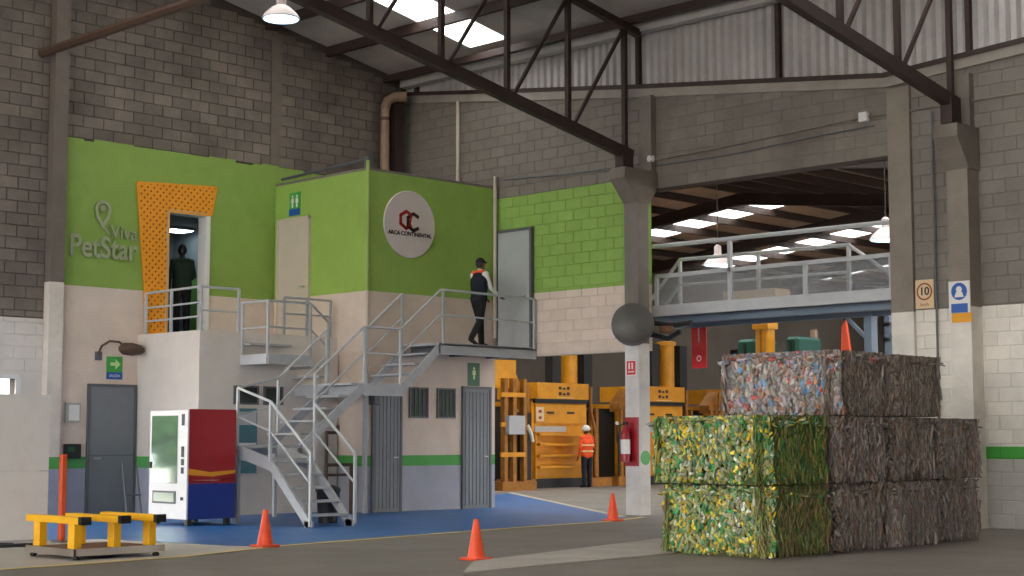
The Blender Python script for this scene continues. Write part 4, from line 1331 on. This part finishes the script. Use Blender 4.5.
# ------------------------------------------------------------------ balers
def baler(x0, yf, label, s=1.0, side=True):
    """press facing -Y, front between x0 and x0+2.3"""
    t = thing('baler', label, 'baler', (x0 + 1.15, yf + 1, 0), 'yellow balers')
    x1 = x0 + 2.3
    bx('plinth', 'black', t, x0 - .1, x1 + .1, yf + .02, yf + 2.2, 0, 0.26)
    bx('frame_body', 'yellow', t, x0, x1, yf + 0.12, yf + 2.2, 0.26, 2.45)
    dz = (0.26, 0.62, 0.94, 1.26, 1.54)
    for a, b in zip(dz, dz[1:]):
        pnl = bx('door_panel', 'yellow', t, x0 + .08, x1 - .12, yf + .06, yf + .13, a + .05, b)
        bx('panel_rib', 'yellow', pnl, x0 + .06, x1 - .1, yf - .16, yf + .06, b - .07, b)
    for xx in (x0 + .02, x1 - .1):
        bx('door_post', 'yellow', t, xx, xx + .08, yf - .02, yf + .12, 0.26, 1.58)
    bx('control_strip', 'doorlight', t, x0 + .12, x1 - .9, yf + .09, yf + .12, 1.58, 1.74)
    bx('upper_door', 'yellow', t, x0 + .1, x1 - .08, yf + .05, yf + .13, 1.82, 2.36)
    sh = bx('notice_sheet', 'beige', t, x0 + .1, x0 + .42, yf + .03, yf + .05, 1.88, 2.28)
    for zz in (1.98, 2.16):
        bx('notice_print', 'ring', sh, x0 + .2, x0 + .32, yf + .025, yf + .03, zz - .04, zz + .04)
    for xx in (x0 + .55, x0 + 1.4):
        bx('slot', 'black', t, xx, xx + .3, yf + .035, yf + .05, 2.10, 2.16)
    bx('shadow_gap', 'black', t, x0 + .05, x1 - .05, yf + .02, yf + .13, 2.40, 2.52)
    hd = bx('head_box', 'yellow', t, x0 + .1, x1 - .05, yf - .02, yf + 1.6, 2.52, 2.98)
    for r_, cc in ((2.84, 3), (2.68, 3)):
        for k in range(cc):
            bx('emblem', 'dlogo', hd, x0 + .98 + .17 * k, x0 + 1.09 + .17 * k, yf - .03, yf - .02, r_ - .05, r_ + .04 - .03 * (k == 1))
    bx('print_line', 'beige', hd, x0 + .9, x0 + 1.6, yf - .03, yf - .02, 2.55, 2.57)
    bm = B(); lathe(bm, (x0 + 1.77, yf + .3, 2.98), [(.22, 0), (.24, .02), (.24, 1.3), (.3, 1.3), (.3, 1.42), (.1, 1.45)], 20); obj('ram_cylinder', bm, 'yellow', t, smooth=True)
    for xx in (x0 + .95, x0 + 2.3):
        bx('guide_column', 'black', t, xx, xx + .36, yf + .2, yf + .5, 2.3, 4.3)
    for k, sx in enumerate((-1, 1)):
        xa = x0 - .02 if sx < 0 else x1 + .02
        bm = B()
        prism(bm, [(xa, yf + .3, 2.9), (xa + sx * .45, yf + .3, 2.45), (xa + sx * .45, yf + .3, 2.2), (xa, yf + .3, 2.3)], (0, .4, 0))
        obj('shoulder_plate', bm, 'yellow_d', t)
        bx('dark_gap_box', 'black', t, min(xa, xa + sx * .8), max(xa, xa + sx * .85), yf + .9, yf + 1.8, 0.26, 2.3)  # black box added to darken the gap beside the press
        for off in (.25, .5):
            brs('side_rail', 'yellow_d', t, (xa + sx * off, yf + .2, .1), (xa + sx * off, yf + .2, 2.3), 0.1)
        bx('side_foot', 'yellow_d', t, min(xa, xa + sx * .9), max(xa, xa + sx * .9), yf - .05, yf + .6, 0, .26)
        tb('hydraulic_pipe', 'yellow_d', t, [(xa + sx * .35, yf + .1, .3), (xa + sx * .35, yf + .1, 1.6), (xa + sx * .15, yf + .1, 2.2), (xa + sx * .15, yf + .1, 2.9)], .05)
        tb('hydraulic_pipe', 'black', t, [(xa + sx * .55, yf + .25, .3), (xa + sx * .6, yf + .2, 1.4), (xa + sx * .45, yf + .2, 2.0)], .04)
    return t


baler(32.5, 31.6, 'big yellow baler with ribbed door behind the worker')
baler(36.95, 31.6, 'second yellow baler mostly hidden behind the white column')
baler(41.3, 31.6, 'third yellow baler showing beside the top coloured bale')
# feed side machine at the left edge of the lower opening
fm = thing('feed_machine', 'yellow feeding machine with grey control box at the left of the baler', 'machine', (31.0, 30.8, 0))
bx('base_plate', 'yellow_d', fm, 30.6, 31.9, 30.4, 31.4, 0, .24)
for xx in (30.72, 31.05, 31.45):
    bx('upright', 'yellow_d', fm, xx, xx + .13, 30.45, 30.6, .24, 3.0)
for zz in (.9, 1.7, 2.5):
    bx('crossbar', 'yellow', fm, 30.6, 31.5, 30.43, 30.5, zz, zz + .12)
bx('hood', 'yellow', fm, 30.45, 31.3, 30.6, 31.6, 2.75, 3.5)
bm = B(); prism(bm, [(31.0, 30.7, 3.4), (31.75, 30.7, 2.2), (31.75, 30.7, 2.6), (31.2, 30.7, 3.45)], (0, .6, 0)); obj('chute', bm, 'yellow', fm)
bx('control_box', 'doorlight', fm, 30.75, 31.35, 30.3, 30.46, 1.5, 2.0)
bx('dark_panel', 'black', fm, 31.35, 31.95, 30.65, 30.75, .26, 2.1)
tb('hose', 'whitec', fm, [(31.7, 30.55, 1.75), (31.8, 30.5, 1.5), (31.85, 30.5, 1.3)], .05)

fm.location.x -= 0.55
# banner, chute pipe and tarps behind the bridge
bn_ = thing('red_banner', 'red hanging banner with white marks under the bridge', 'banner', (24.75, 19.58, 2.7))
bx('cloth', 'red', bn_, 24.74, 24.76, 19.38, 19.74, 2.75, 3.8)
mw = on_x(24.738, 19.56, 3.3)
flat('print', 'pink', bn_, mw, rect(0, .2, .03, .5), .003)
ringmark('print', 'pink', bn_, mw, 0, -.36, .035, .06, .003)
tb('hanging_rod', 'steel', bn_, [(24.73, 19.25, 3.8), (24.73, 19.88, 3.8)], .02)
yc = thing('yellow_chute', 'upright yellow chute with flange rising behind the top bale', 'chute', (27.45, 19.9, 0))
bx('duct', 'yellow', yc, 27.3, 27.6, 19.78, 20.1, 0, 3.72, .03)
bx('flange', 'yellow', yc, 27.27, 27.63, 19.74, 20.14, 3.66, 3.8)
bx('rib', 'yellow_d', yc, 27.28, 27.3, 19.92, 19.96, 0, 3.66)
for k, (ya, yb) in enumerate(((20.42, 20.88), (19.3, 19.62))):
    o = thing('green_tarp', ('teal green covered stack left of the yellow chute', 'teal green covered stack right of the yellow chute')[k], 'tarp', (27.8, ya, 0))
    bx('cover', 'teald', o, 27.7, 28.6, ya, yb, 0, 3.5, .06)
    bx('strap', 'black', o, 27.685, 27.7, (ya + yb) / 2 - .03, (ya + yb) / 2 + .03, 0.1, 3.4)
oc = thing('orange_sling', 'orange fabric hung under the right end of the bridge', 'sling', (24.75, 16.2, 2.5))
bm = B(); prism(bm, [(24.72, 16.32, 2.4), (24.72, 16.26, 3.4), (24.72, 16.18, 3.52), (24.72, 16.02, 2.4)], (.06, 0, 0)); obj('fabric', bm, 'orange', oc)
tb('hook', 'steel', oc, [(24.75, 16.2, 3.5), (24.72, 16.2, 3.82)], .02)
rk = thing('storage_rack', 'blue-grey storage rack behind the right jamb', 'rack', (28.5, 16.4, 0))
for yy in (15.7, 17.2):
    for xx in (27.8, 28.6):
        bx('upright', 'bluegrey', rk, xx - .05, xx + .05, yy - .05, yy + .05, 0, 3.9)
for zz in (1.2, 2.6, 2.95, 3.3, 3.6):
    bx('shelf', 'bluegrey', rk, 27.75, 28.65, 15.65, 17.25, zz, zz + .08)
tag(bx('yellow_crate', 'tag_yellow', None, 27.9, 28.5, 15.9, 16.7, 2.68, 2.92, .02), 'low yellow crate on the blue-grey rack', 'crate')
pp = thing('steel_post', 'slim pale steel post standing behind the bales', 'post', (30, 17.7, 0))
q = P(814, 340, X=30)
bx('shaft', 'pipe', pp, 29.95, 30.05, q.y - .06, q.y + .06, 0, 3.8)
bx('base_plate', 'darkgrey', pp, 29.85, 30.15, q.y - .16, q.y + .16, 0, .03)

# ------------------------------------------------------------------ bales of crushed bottles
NS, NR = 5, 3
tmpl = []
for r in range(NR):
    for k in range(NS):
        a = 2 * math.pi * k / NS
        tmpl.append((math.cos(a) * .5, math.sin(a) * .5, r / (NR - 1) - .5))
tmpl = np.array(tmpl)
tf = []
for r in range(NR - 1):
    for k in range(NS):
        tf.append([r * NS + k, r * NS + (k + 1) % NS, (r + 1) * NS + (k + 1) % NS, (r + 1) * NS + k])
tf = np.array(tf)


def flakes(n, face, dims, pal, size, vertical):
    """n crushed bottles over one face of a box of dims (dx,dy,dz) centred at 0,0,dz/2"""
    dx, dy, dz = dims
    u = rng.uniform(-1, 1, n); v = rng.uniform(-1, 1, n)
    inset = 0.09 * np.maximum(np.abs(u), np.abs(v)) ** 7 + 0.03 * np.abs(u * v) ** 3 + rng.uniform(0, .05, n)
    p = rng.uniform(0, 6.28, 4)
    bulge = 0.022 * np.sin(2.6 * u + p[0]) * np.cos(2.1 * v + p[1]) + 0.016 * np.sin(7 * u + p[2]) + 0.010 * np.cos(6 * v + p[3])
    d = bulge - inset - .035
    if face in (0, 1):      # -x, +x
        s = -1 if face == 0 else 1
        c = np.stack([s * (dx / 2 + d), u * dy / 2 * .985, dz / 2 + v * dz / 2 * .97], 1)
        nrm = np.array([s, 0, 0]); up = np.array([0, 0, 1]); sd = np.array([0, 1, 0])
    elif face in (2, 3):    # -y, +y
        s = -1 if face == 2 else 1
        c = np.stack([u * dx / 2 * .985, s * (dy / 2 + d), dz / 2 + v * dz / 2 * .97], 1)
        nrm = np.array([0, s, 0]); up = np.array([0, 0, 1]); sd = np.array([1, 0, 0])
    else:
        c = np.stack([u * dx / 2 * .98, v * dy / 2 * .98, dz + .02 + d * .8], 1)
        nrm = np.array([0, 0, 1]); up = np.array([0, 1, 0]); sd = np.array([1, 0, 0])
    th = rng.normal(0, .2, n) if vertical else rng.normal(0, .6, n)
    tilt = rng.normal(0, .25, n)
    ax = np.cos(th)[:, None] * up + np.sin(th)[:, None] * sd + tilt[:, None] * nrm
    ax /= np.linalg.norm(ax, axis=1)[:, None]
    b1 = np.cross(ax, nrm); b1 /= np.linalg.norm(b1, axis=1)[:, None]
    b2 = np.cross(ax, b1)
    ln = rng.uniform(.7, 1.4, n) * size * (2.6 if vertical else 1.2)
    wd = rng.uniform(.5, 1.2, n) * size * (.55 if vertical else .95)
    tk = wd * rng.uniform(.35, .8, n)
    t = tmpl[None] + rng.normal(0, .11, (n, NS * NR, 3)) * np.array([1, 1, .5])
    t[:, :NS, :2] *= rng.uniform(.3, 1, n)[:, None, None]
    t[:, -NS:, :2] *= rng.uniform(.5, 1.1, n)[:, None, None]
    V = c[:, None, :] + t[..., 0:1] * (b1 * wd[:, None])[:, None] + t[..., 1:2] * (b2 * tk[:, None])[:, None] + t[..., 2:3] * (ax * ln[:, None])[:, None]
    V[..., 0] = np.clip(V[..., 0], -dx / 2, dx / 2)
    V[..., 1] = np.clip(V[..., 1], -dy / 2, dy / 2)
    V[..., 2] = np.maximum(V[..., 2], 0.004)
    V[..., 2] = np.minimum(V[..., 2], dz + .01)
    cols = np.array([lin(p) for p in pal])
    ci = rng.integers(0, len(pal), n)
    C = cols[ci].copy()
    C[:, :3] *= rng.uniform(.85, 1.45, n)[:, None]
    return V, C


def bale(x0, x1, y0, y1, z0, h, label, palx, paly, dens=1.0, szx=.054, szy=.055):
    t = thing('plastic_bale', label, 'bale', ((x0 + x1) / 2, (y0 + y1) / 2, z0), 'stacked bales of crushed bottles')
    dims = (x1 - x0 + .02, y1 - y0 + .02, h)
    dx, dy, dz = dims
    cm = np.mean([lin(p)[:3] for p in paly], 0) * .45
    core_m = bpy.data.materials.new('bale_core')
    core_m.use_nodes = True
    core_m.node_tree.nodes['Principled BSDF'].inputs['Base Color'].default_value = (*cm, 1)
    core_m.node_tree.nodes['Principled BSDF'].inputs['Roughness'].default_value = .8
    bm = B(); box(bm, -dx / 2 + .12, dx / 2 - .12, -dy / 2 + .12, dy / 2 - .12, 0.0, dz - .08)
    me = bpy.data.meshes.new('core'); bm.to_mesh(me); bm.free(); me.materials.append(core_m)
    o = bpy.data.objects.new('core', me); COL.objects.link(o); o.parent = t
    Vs, Cs = [], []
    for face, area, dn, pal, sz, ver in ((0, dy * dz, 1300, palx, szx, False), (2, dx * dz, 1250, paly, szy, True), (4, dx * dy, 420, palx, szx, False),
                                         (1, dy * dz, 200, paly, .09, True), (3, dx * dz, 200, paly, .09, True)):
        V, C = flakes(int(area * dn * dens), face, dims, pal, sz, ver)
        Vs.append(V); Cs.append(C)
    V = np.concatenate(Vs); C = np.concatenate(Cs)
    n = len(V); k = NS * NR
    me = bpy.data.meshes.new('crushed_bottles')
    faces = (tf[None] + (np.arange(n) * k)[:, None, None]).reshape(-1, 4)
    me.vertices.add(n * k)
    me.vertices.foreach_set('co', V.reshape(-1).astype(np.float32))
    me.loops.add(faces.size)
    me.loops.foreach_set('vertex_index', faces.reshape(-1).astype(np.int32))
    me.polygons.add(len(faces))
    me.polygons.foreach_set('loop_start', (np.arange(len(faces)) * 4).astype(np.int32))
    me.polygons.foreach_set('loop_total', np.full(len(faces), 4, np.int32))
    me.update(calc_edges=True)
    at = me.attributes.new('tint', 'FLOAT_COLOR', 'POINT')
    at.data.foreach_set('color', np.repeat(C, k, axis=0).reshape(-1).astype(np.float32))
    me.materials.append(M['bottle'])
    o = bpy.data.objects.new('crushed_bottles', me); COL.objects.link(o); o.parent = t
    o['kind'] = 'stuff'
    for i in range(4):      # binding wires
        xx = -dx / 2 + dx * (i + .5) / 4
        bm = B()
        tube(bm, [(xx, -dy / 2 + .03, .01), (xx, -dy / 2 + .02, dz / 2), (xx, -dy / 2 + .05, dz)], .004, 5)
        tube(bm, [(xx, -dy / 2 + .05, dz), (xx, dy / 2 - .05, dz)], .004, 5)
        me = bpy.data.meshes.new('binding_wire'); bm.to_mesh(me); bm.free(); me.materials.append(M['rust'])
        o = bpy.data.objects.new('binding_wire', me); COL.objects.link(o); o.parent = t
    return t


GX = [(150, 160, 116), (176, 158, 66), (104, 136, 92), (164, 168, 150), (74, 124, 84), (160, 140, 56), (128, 148, 92), (116, 134, 120), (136, 134, 94), (170, 166, 110), (120, 128, 72), (140, 146, 100), (206, 210, 194), (214, 190, 44), (56, 132, 66), (220, 200, 80), (70, 150, 90)]
GY = [(96, 116, 40), (64, 120, 48), (120, 112, 56), (54, 96, 44), (132, 132, 70), (86, 92, 34), (50, 110, 60), (140, 130, 60)]
GY2 = [(110, 120, 54), (90, 120, 60), (130, 118, 70), (76, 104, 56), (130, 132, 80), (106, 92, 56), (120, 96, 66)]
BR = [(136, 122, 110), (116, 102, 92), (150, 134, 124), (104, 94, 88), (126, 112, 114), (142, 130, 116), (114, 116, 108), (156, 142, 134), (122, 98, 80)]
BR2 = [(132, 120, 114), (112, 104, 102), (148, 136, 128), (106, 110, 106), (136, 120, 120), (118, 106, 94), (160, 150, 142), (132, 102, 80)]
MX = [(168, 160, 154), (150, 144, 142), (178, 168, 160), (128, 126, 130), (146, 136, 128), (160, 152, 148), (138, 130, 126), (176, 84, 76), (100, 140, 176), (164, 130, 114), (140, 146, 130), (186, 180, 176), (160, 150, 160), (168, 120, 86), (120, 112, 110), (150, 140, 130)]
Y0, Y1 = 10.9, 12.62
HB = .81
lv = ('bottom', 'upper')
bale(15.0, 16.37, Y0, Y1 - .08, 0, HB, 'green and yellow bale on the floor at the near corner of the stack', GX, GY2)
bale(14.98, 16.36, Y0, Y1 + .05, HB + .02, HB - .01, 'green and yellow bale lying on the other green bale', GX, GY)
names = (('brown-grey bale on the floor next to the green bales', 'brown-grey bale on the floor in the middle of the row', 'brown-grey bale on the floor at the far end by the wall'),
         ('brown-grey bale of the middle layer next to the green bales', 'brown-grey bale in the middle of the middle layer', 'brown-grey bale of the middle layer at the far end by the wall'))
for L in range(2):
    for k, (a, b) in enumerate(((16.41, 17.59), (17.63, 18.88), (18.93, 20.16))):
        dy_ = ((0.05, .0, .14), (.0, .06, .1))[L][k]
        bale(a, b, Y0 + dy_, Y1 + dy_, L * (HB + .02), HB - .01 * L, names[L][k], BR, (BR2, BR, BR2)[k] if L else (BR, BR2, BR2)[k])
bale(16.42, 17.64, Y0 + .02, Y1 + .08, 1.65, .79, 'top bale with a bright mixed-colour end of bottles', MX, BR, szx=.075)
bale(17.68, 18.98, Y0, Y1, 1.65, .78, 'plain brown-grey bale on the top layer', BR, BR)


# ------------------------------------------------------------------ people
def caps(bm, p, q, r0, r1, n=10):
    p, q = Vector(p), Vector(q)
    L = (q - p).length
    d, u, nn = basis(q - p) if L > 1e-6 else (Vector((0, 0, 1)), Vector((1, 0, 0)), Vector((0, 1, 0)))
    prof = [(math.sin(a) * r0, -math.cos(a) * r0) for a in (0.2, .7, 1.15)] + [(r0, 0), (r1, L)] + [(math.cos(a) * r1, L + math.sin(a) * r1) for a in (.45, .9, 1.4)]
    rings = [[bm.verts.new(p + d * h + (u * math.cos(2 * math.pi * k / n) + nn * math.sin(2 * math.pi * k / n)) * r) for k in range(n)] for r, h in prof]
    for a, b in zip(rings, rings[1:]):
        for k in range(n):
            bm.faces.new((a[k], a[(k + 1) % n], b[(k + 1) % n], b[k]))
    bm.faces.new(rings[0][::-1]); bm.faces.new(rings[-1])


def ell(bm, c, rx, ry, rz, n=16):
    r = bmesh.ops.create_uvsphere(bm, u_segments=n, v_segments=n // 2 + 2, radius=1)
    bmesh.ops.transform(bm, matrix=Matrix.Translation(c) @ Matrix.Diagonal((rx, ry, rz, 1)), verts=r['verts'])


def remeshed(name, bm, voxel, smooth=4):
    me = bpy.data.meshes.new(name); bmesh.ops.recalc_face_normals(bm, faces=bm.faces); bm.to_mesh(me); bm.free()
    o = bpy.data.objects.new(name, me); COL.objects.link(o)
    md = o.modifiers.new('r', 'REMESH'); md.mode = 'VOXEL'; md.voxel_size = voxel
    sm = o.modifiers.new('s', 'SMOOTH'); sm.iterations = smooth; sm.factor = .5
    dg = bpy.context.evaluated_depsgraph_get()
    out = bpy.data.meshes.new_from_object(o.evaluated_get(dg))
    bpy.data.objects.remove(o); bpy.data.meshes.remove(me)
    out.name = name
    out.shade_smooth()
    return out


def person(loc, rz, label, J, cols, hat, vest=None, stripes=False, scale=1.0):
    """J: joints in the local frame (x forward, y left, z up), feet on z=0"""
    V_ = lambda k: Vector(J[k])
    segs = []       # (p, q, r0, r1, region)
    for s in 'LR':
        segs += [(V_('hip' + s), V_('knee' + s), .1, .075, 'leg'), (V_('knee' + s), V_('ank' + s), .075, .06, 'leg'),
                 (V_('ank' + s) + Vector((-.03, 0, -.03)), V_('toe' + s), .045, .036, 'shoe'),
                 (V_('sho' + s), V_('elb' + s), .055, .044, 'arm'), (V_('elb' + s), V_('wri' + s), .044, .032, 'arm')]
        w_, e_ = V_('wri' + s), V_('elb' + s)
        d = (w_ - e_).normalized()
        side = Vector((0, 1, 0)) if abs(d.y) < .8 else Vector((1, 0, 0))
        acr = d.cross(side).normalized()
        if abs(d.z) < .7:
            acr = Vector((0, 1, 0)) - d * d.y; acr.normalize()
        palm = w_ + d * .085
        for k in (-1, 0, 1):
            segs.append((w_ + acr * .012 * k, palm + acr * .026 * k, .017, .015, 'skin'))
        cd_ = d.cross(acr).normalized() * (-1 if s == 'L' else 1)
        for k, L in zip((-1.5, -.5, .5, 1.5), (.062, .074, .07, .055)):
            b0 = palm + acr * .0185 * k
            m0 = b0 + d * L * .55 + cd_ * .006
            segs += [(b0, m0, .010, .0095, 'skin'), (m0, m0 + (d * .8 + cd_ * .6).normalized() * L * .5, .0095, .008, 'skin')]
        th0 = w_ + d * .03 + acr * .03
        segs += [(th0, th0 + (d * .7 + acr * .6).normalized() * .04, .012, .011, 'skin'), (th0 + (d * .7 + acr * .6).normalized() * .04, th0 + (d * .7 + acr * .6).normalized() * .04 + d * .03, .011, .009, 'skin')]
    pel, che, nek, hed = V_('pel'), V_('che'), V_('nek'), V_('hed')
    tors = []
    for off in (-.07, 0, .07):
        o_ = Vector((0, off, 0))
        tors += [(pel + o_ * 1.1, pel + (che - pel) * .45 + o_ * .95, .095, .09, 'trunk'), (pel + (che - pel) * .45 + o_ * .95, che + o_ * 1.35, .09, .105, 'trunk')]
    tors += [(V_('shoL'), V_('shoR'), .062, .062, 'trunk'), (che, nek, .1, .06, 'trunk')]
    segs += [(a, b, r0, r1, 'hips' if (a - pel).length < .1 and b.z < che.z - .1 else rg) for a, b, r0, r1, rg in tors]
    segs += [(nek, hed - Vector((0, 0, .04)), .052, .05, 'skin')]
    bm = B()
    for p, q, r0, r1, _ in segs:
        caps(bm, p, q, r0, r1)
    ell(bm, hed, .096, .076, .118)
    caps(bm, hed + Vector((.088, 0, -.005)), hed + Vector((.105, 0, -.03)), .01, .014, 8)      # nose
    caps(bm, hed + Vector((.075, -.02, -.062)), hed + Vector((.075, .02, -.062)), .016, .016, 8)  # mouth
    caps(bm, hed + Vector((.06, 0, -.1)), hed + Vector((.07, 0, -.1)), .025, .02, 8)
    for s in (-1, 1):
        caps(bm, hed + Vector((-.01, .075 * s, -.03)), hed + Vector((0, .082 * s, .015)), .012, .016, 8)
    me = remeshed('body', bm, .0095, 3)
    root = thing('person', label, 'person', loc)
    root.rotation_euler.z = rz
    root.scale = (scale,) * 3
    order = ['skin', 'arm', 'trunk', 'hips', 'leg', 'shoe']
    for k in order:
        me.materials.append(M[cols[k]])
    segs.append((hed, hed + Vector((0, 0, .001)), .1, .1, 'skin'))
    P0 = np.array([s[0] for s in segs]); Q0 = np.array([s[1] for s in segs]); RR = np.array([(s[2] + s[3]) / 2 for s in segs])
    ri = np.array([order.index(s[4]) for s in segs])
    n = len(me.polygons)
    ct = np.zeros(n * 3); me.polygons.foreach_get('center', ct); ct = ct.reshape(-1, 3)
    best = np.full(n, 9.); idx = np.zeros(n, int)
    for i in range(len(segs)):
        d = Q0[i] - P0[i]
        t = np.clip(((ct - P0[i]) @ d) / max(d @ d, 1e-9), 0, 1)
        ds_ = np.linalg.norm(ct - P0[i] - t[:, None] * d, axis=1) - RR[i]
        b = ds_ < best
        best[b] = ds_[b]; idx[b] = ri[i]
    me.polygons.foreach_set('material_index', idx.astype(np.int32))

    def add(name, me_, m=None):
        if m:
            me_.materials.clear(); me_.materials.append(M[m])
        o = bpy.data.objects.new(name, me_); COL.objects.link(o); o.parent = root
        return o
    add('body', me)
    for s in (-1, 1):       # eyes
        bm = B(); ell(bm, hed + Vector((.086, .032 * s, .012)), .01, .012, .008, 8); m2 = bpy.data.meshes.new('eye'); bm.to_mesh(m2); bm.free(); add('eye', m2, 'black')
    bm = B()
    if hat == 'cap':
        ell(bm, hed + Vector((-.008, 0, .045)), .106, .088, .088)
        caps(bm, hed + Vector((.07, -.03, .05)), hed + Vector((.16, -.02, .04)), .02, .01, 8)
        caps(bm, hed + Vector((.07, .03, .05)), hed + Vector((.16, .02, .04)), .02, .01, 8)
        add('cap', remeshed('cap', bm, .008, 3), 'blackc')
    elif hat == 'helmet':
        ell(bm, hed + Vector((0, 0, .05)), .135, .115, .11)
        r = bmesh.ops.create_cone(bm, cap_ends=True, segments=24, radius1=.15, radius2=.13, depth=.02)
        bmesh.ops.transform(bm, matrix=Matrix.Translation(hed + Vector((.01, 0, .035))), verts=r['verts'])
        m2 = bpy.data.meshes.new('helmet'); bm.to_mesh(m2); bm.free(); m2.shade_smooth(); add('helmet', m2, 'white')
        bm = B()
    if hat != 'helmet':
        try:
            bm.free()
        except Exception:
            pass
        bm = B()
    ell(bm, hed + Vector((-.018, 0, .015)), .092, .084, .11)
    m2 = bpy.data.meshes.new('hair'); bm.to_mesh(m2); bm.free(); m2.shade_smooth(); add('hair', m2, 'black')
    if vest:
        bm = B()
        for a, b, r0, r1, _ in tors[:-2]:
            caps(bm, a, b, r0 + .026, r1 + .022)
        caps(bm, V_('shoL') * .62 + V_('shoR') * .38, V_('shoL') * .38 + V_('shoR') * .62, .085, .085)
        for k in (.82, .18):
            caps(bm, V_('shoL') * k + V_('shoR') * (1 - k) + Vector((0, 0, .01)), che + (V_('shoL') * k + V_('shoR') * (1 - k) - che) * .5, .066, .08)
        vm_ = add('vest', remeshed('vest', bm, .014, 4), vest)
        if stripes:
            for f, hh in ((.28, .045), (.78, .04)):
                c_ = pel + (che - pel) * f
                bm = B()
                lathe(bm, (0, 0, 0), [(1, -hh / 2), (1.0, hh / 2)], 28)
                bmesh.ops.transform(bm, matrix=Matrix.Translation(c_) @ Matrix.Diagonal((.134 + .014 * f, .212 + .035 * f, 1, 1)), verts=bm.verts)
                m2 = bpy.data.meshes.new('reflective_band'); bm.to_mesh(m2); bm.free(); m2.shade_smooth()
                m2.materials.append(M['reflect'])
                o = bpy.data.objects.new('reflective_band', m2); COL.objects.link(o); o.parent = vm_
        elif vest == 'navy':
            bm = B()
            caps(bm, V_('shoL') + Vector((-.04, -.05, .055)), V_('shoR') + Vector((-.04, .05, .055)), .036, .036)
            o = bpy.data.objects.new('shoulder_band', remeshed('shoulder_band', bm, .012, 2)); COL.objects.link(o); o.parent = vm_
            o.data.materials.append(M['hivis'])
    return root


walk = dict(pel=(0, 0, .93), che=(.02, 0, 1.28), nek=(.03, 0, 1.46), hed=(.05, 0, 1.62), hipL=(0, .09, .9), hipR=(0, -.09, .9),
            kneeL=(.13, .09, .5), ankL=(.16, .09, .09), toeL=(.32, .1, .035), kneeR=(-.05, -.09, .49), ankR=(-.28, -.09, .16), toeR=(-.14, -.1, .036),
            shoL=(.02, .18, 1.41), shoR=(.02, -.18, 1.41), elbL=(.1, .23, 1.14), wriL=(.3, .16, 1.0), elbR=(.12, -.22, 1.14), wriR=(.38, -.2, 1.0))
f_ = P(477, 343, Z=3.16)
person((21.58, 22.5, 3.16), 0.0, 'person in navy vest, white sleeves and black cap walking on the upper landing', walk,
       dict(skin='skin', arm='whitec', trunk='whitec', hips='blackc', leg='blackc', shoe='black'), 'cap', vest='navy')
stand = dict(pel=(0, 0, .93), che=(.0, 0, 1.28), nek=(.01, 0, 1.46), hed=(.03, 0, 1.62), hipL=(0, .09, .9), hipR=(0, -.09, .9),
             kneeL=(.01, .1, .5), ankL=(-.02, .1, .09), toeL=(.13, .12, .036), kneeR=(.02, -.1, .5), ankR=(-.01, -.1, .09), toeR=(.14, -.12, .036),
             shoL=(0, .18, 1.41), shoR=(0, -.18, 1.41), elbL=(-.02, .24, 1.13), wriL=(.1, .22, .9), elbR=(.0, -.24, 1.14), wriR=(.2, -.16, 1.05))
f_ = P(583, 487, Z=0)
person((f_.x - .38, f_.y - .5, 0), math.radians(80), 'person in orange safety vest and white helmet working at the baler', stand,
       dict(skin='skin', arm='hivis', trunk='hivis', hips='navy', leg='navy', shoe='black'), 'helmet', vest='hivis', stripes=True)
person((17.4, 26.5, LZ + .06), math.radians(75), 'person in dark clothes standing in the upper doorway', stand,
       dict(skin='skin', arm='greenc', trunk='greenc', hips='blackc', leg='blackc', shoe='black'), 'none', vest='greenc', scale=1.03)

# ------------------------------------------------------------------ trees in the yard, seen in the machine's glass
rt_ = random.Random(2)


def tree(x, y, h, label):
    t = thing('yard_tree', label, 'tree', (x, y, 0), 'trees in the yard')
    tb('trunk', 'bark', t, [(x, y, -.1), (x + .1, y, h * .35), (x, y + .1, h * .6)], .16, 8, .08)
    bm = B()
    for k in range(420):
        a, e, r = rt_.uniform(0, 6.28), rt_.uniform(-1, 1), rt_.uniform(.5, 1) * h * .3
        c = Vector((x + r * math.cos(a) * math.sqrt(1 - e * e), y + r * math.sin(a) * math.sqrt(1 - e * e), h * .42 + r * e))
        u = Vector((rt_.uniform(-1, 1), rt_.uniform(-1, 1), rt_.uniform(-1, 1))).normalized() * .28
        w_ = u.cross(Vector((rt_.uniform(-1, 1), rt_.uniform(-1, 1), .3))).normalized() * .18
        bm.faces.new([bm.verts.new(c + u), bm.verts.new(c + w_), bm.verts.new(c - u), bm.verts.new(c - w_)])
    o = obj('foliage', bm, 'leaf', t)
    o['kind'] = 'stuff'


for k, (x, y, h) in enumerate(((5.4, 35.5, 5), (2.0, 40, 6), (8.0, 38, 4.6))):
    tree(x, y, h, ('leafy tree in the yard nearest the gate', 'tallest leafy tree in the yard', 'low leafy tree in the yard')[k])
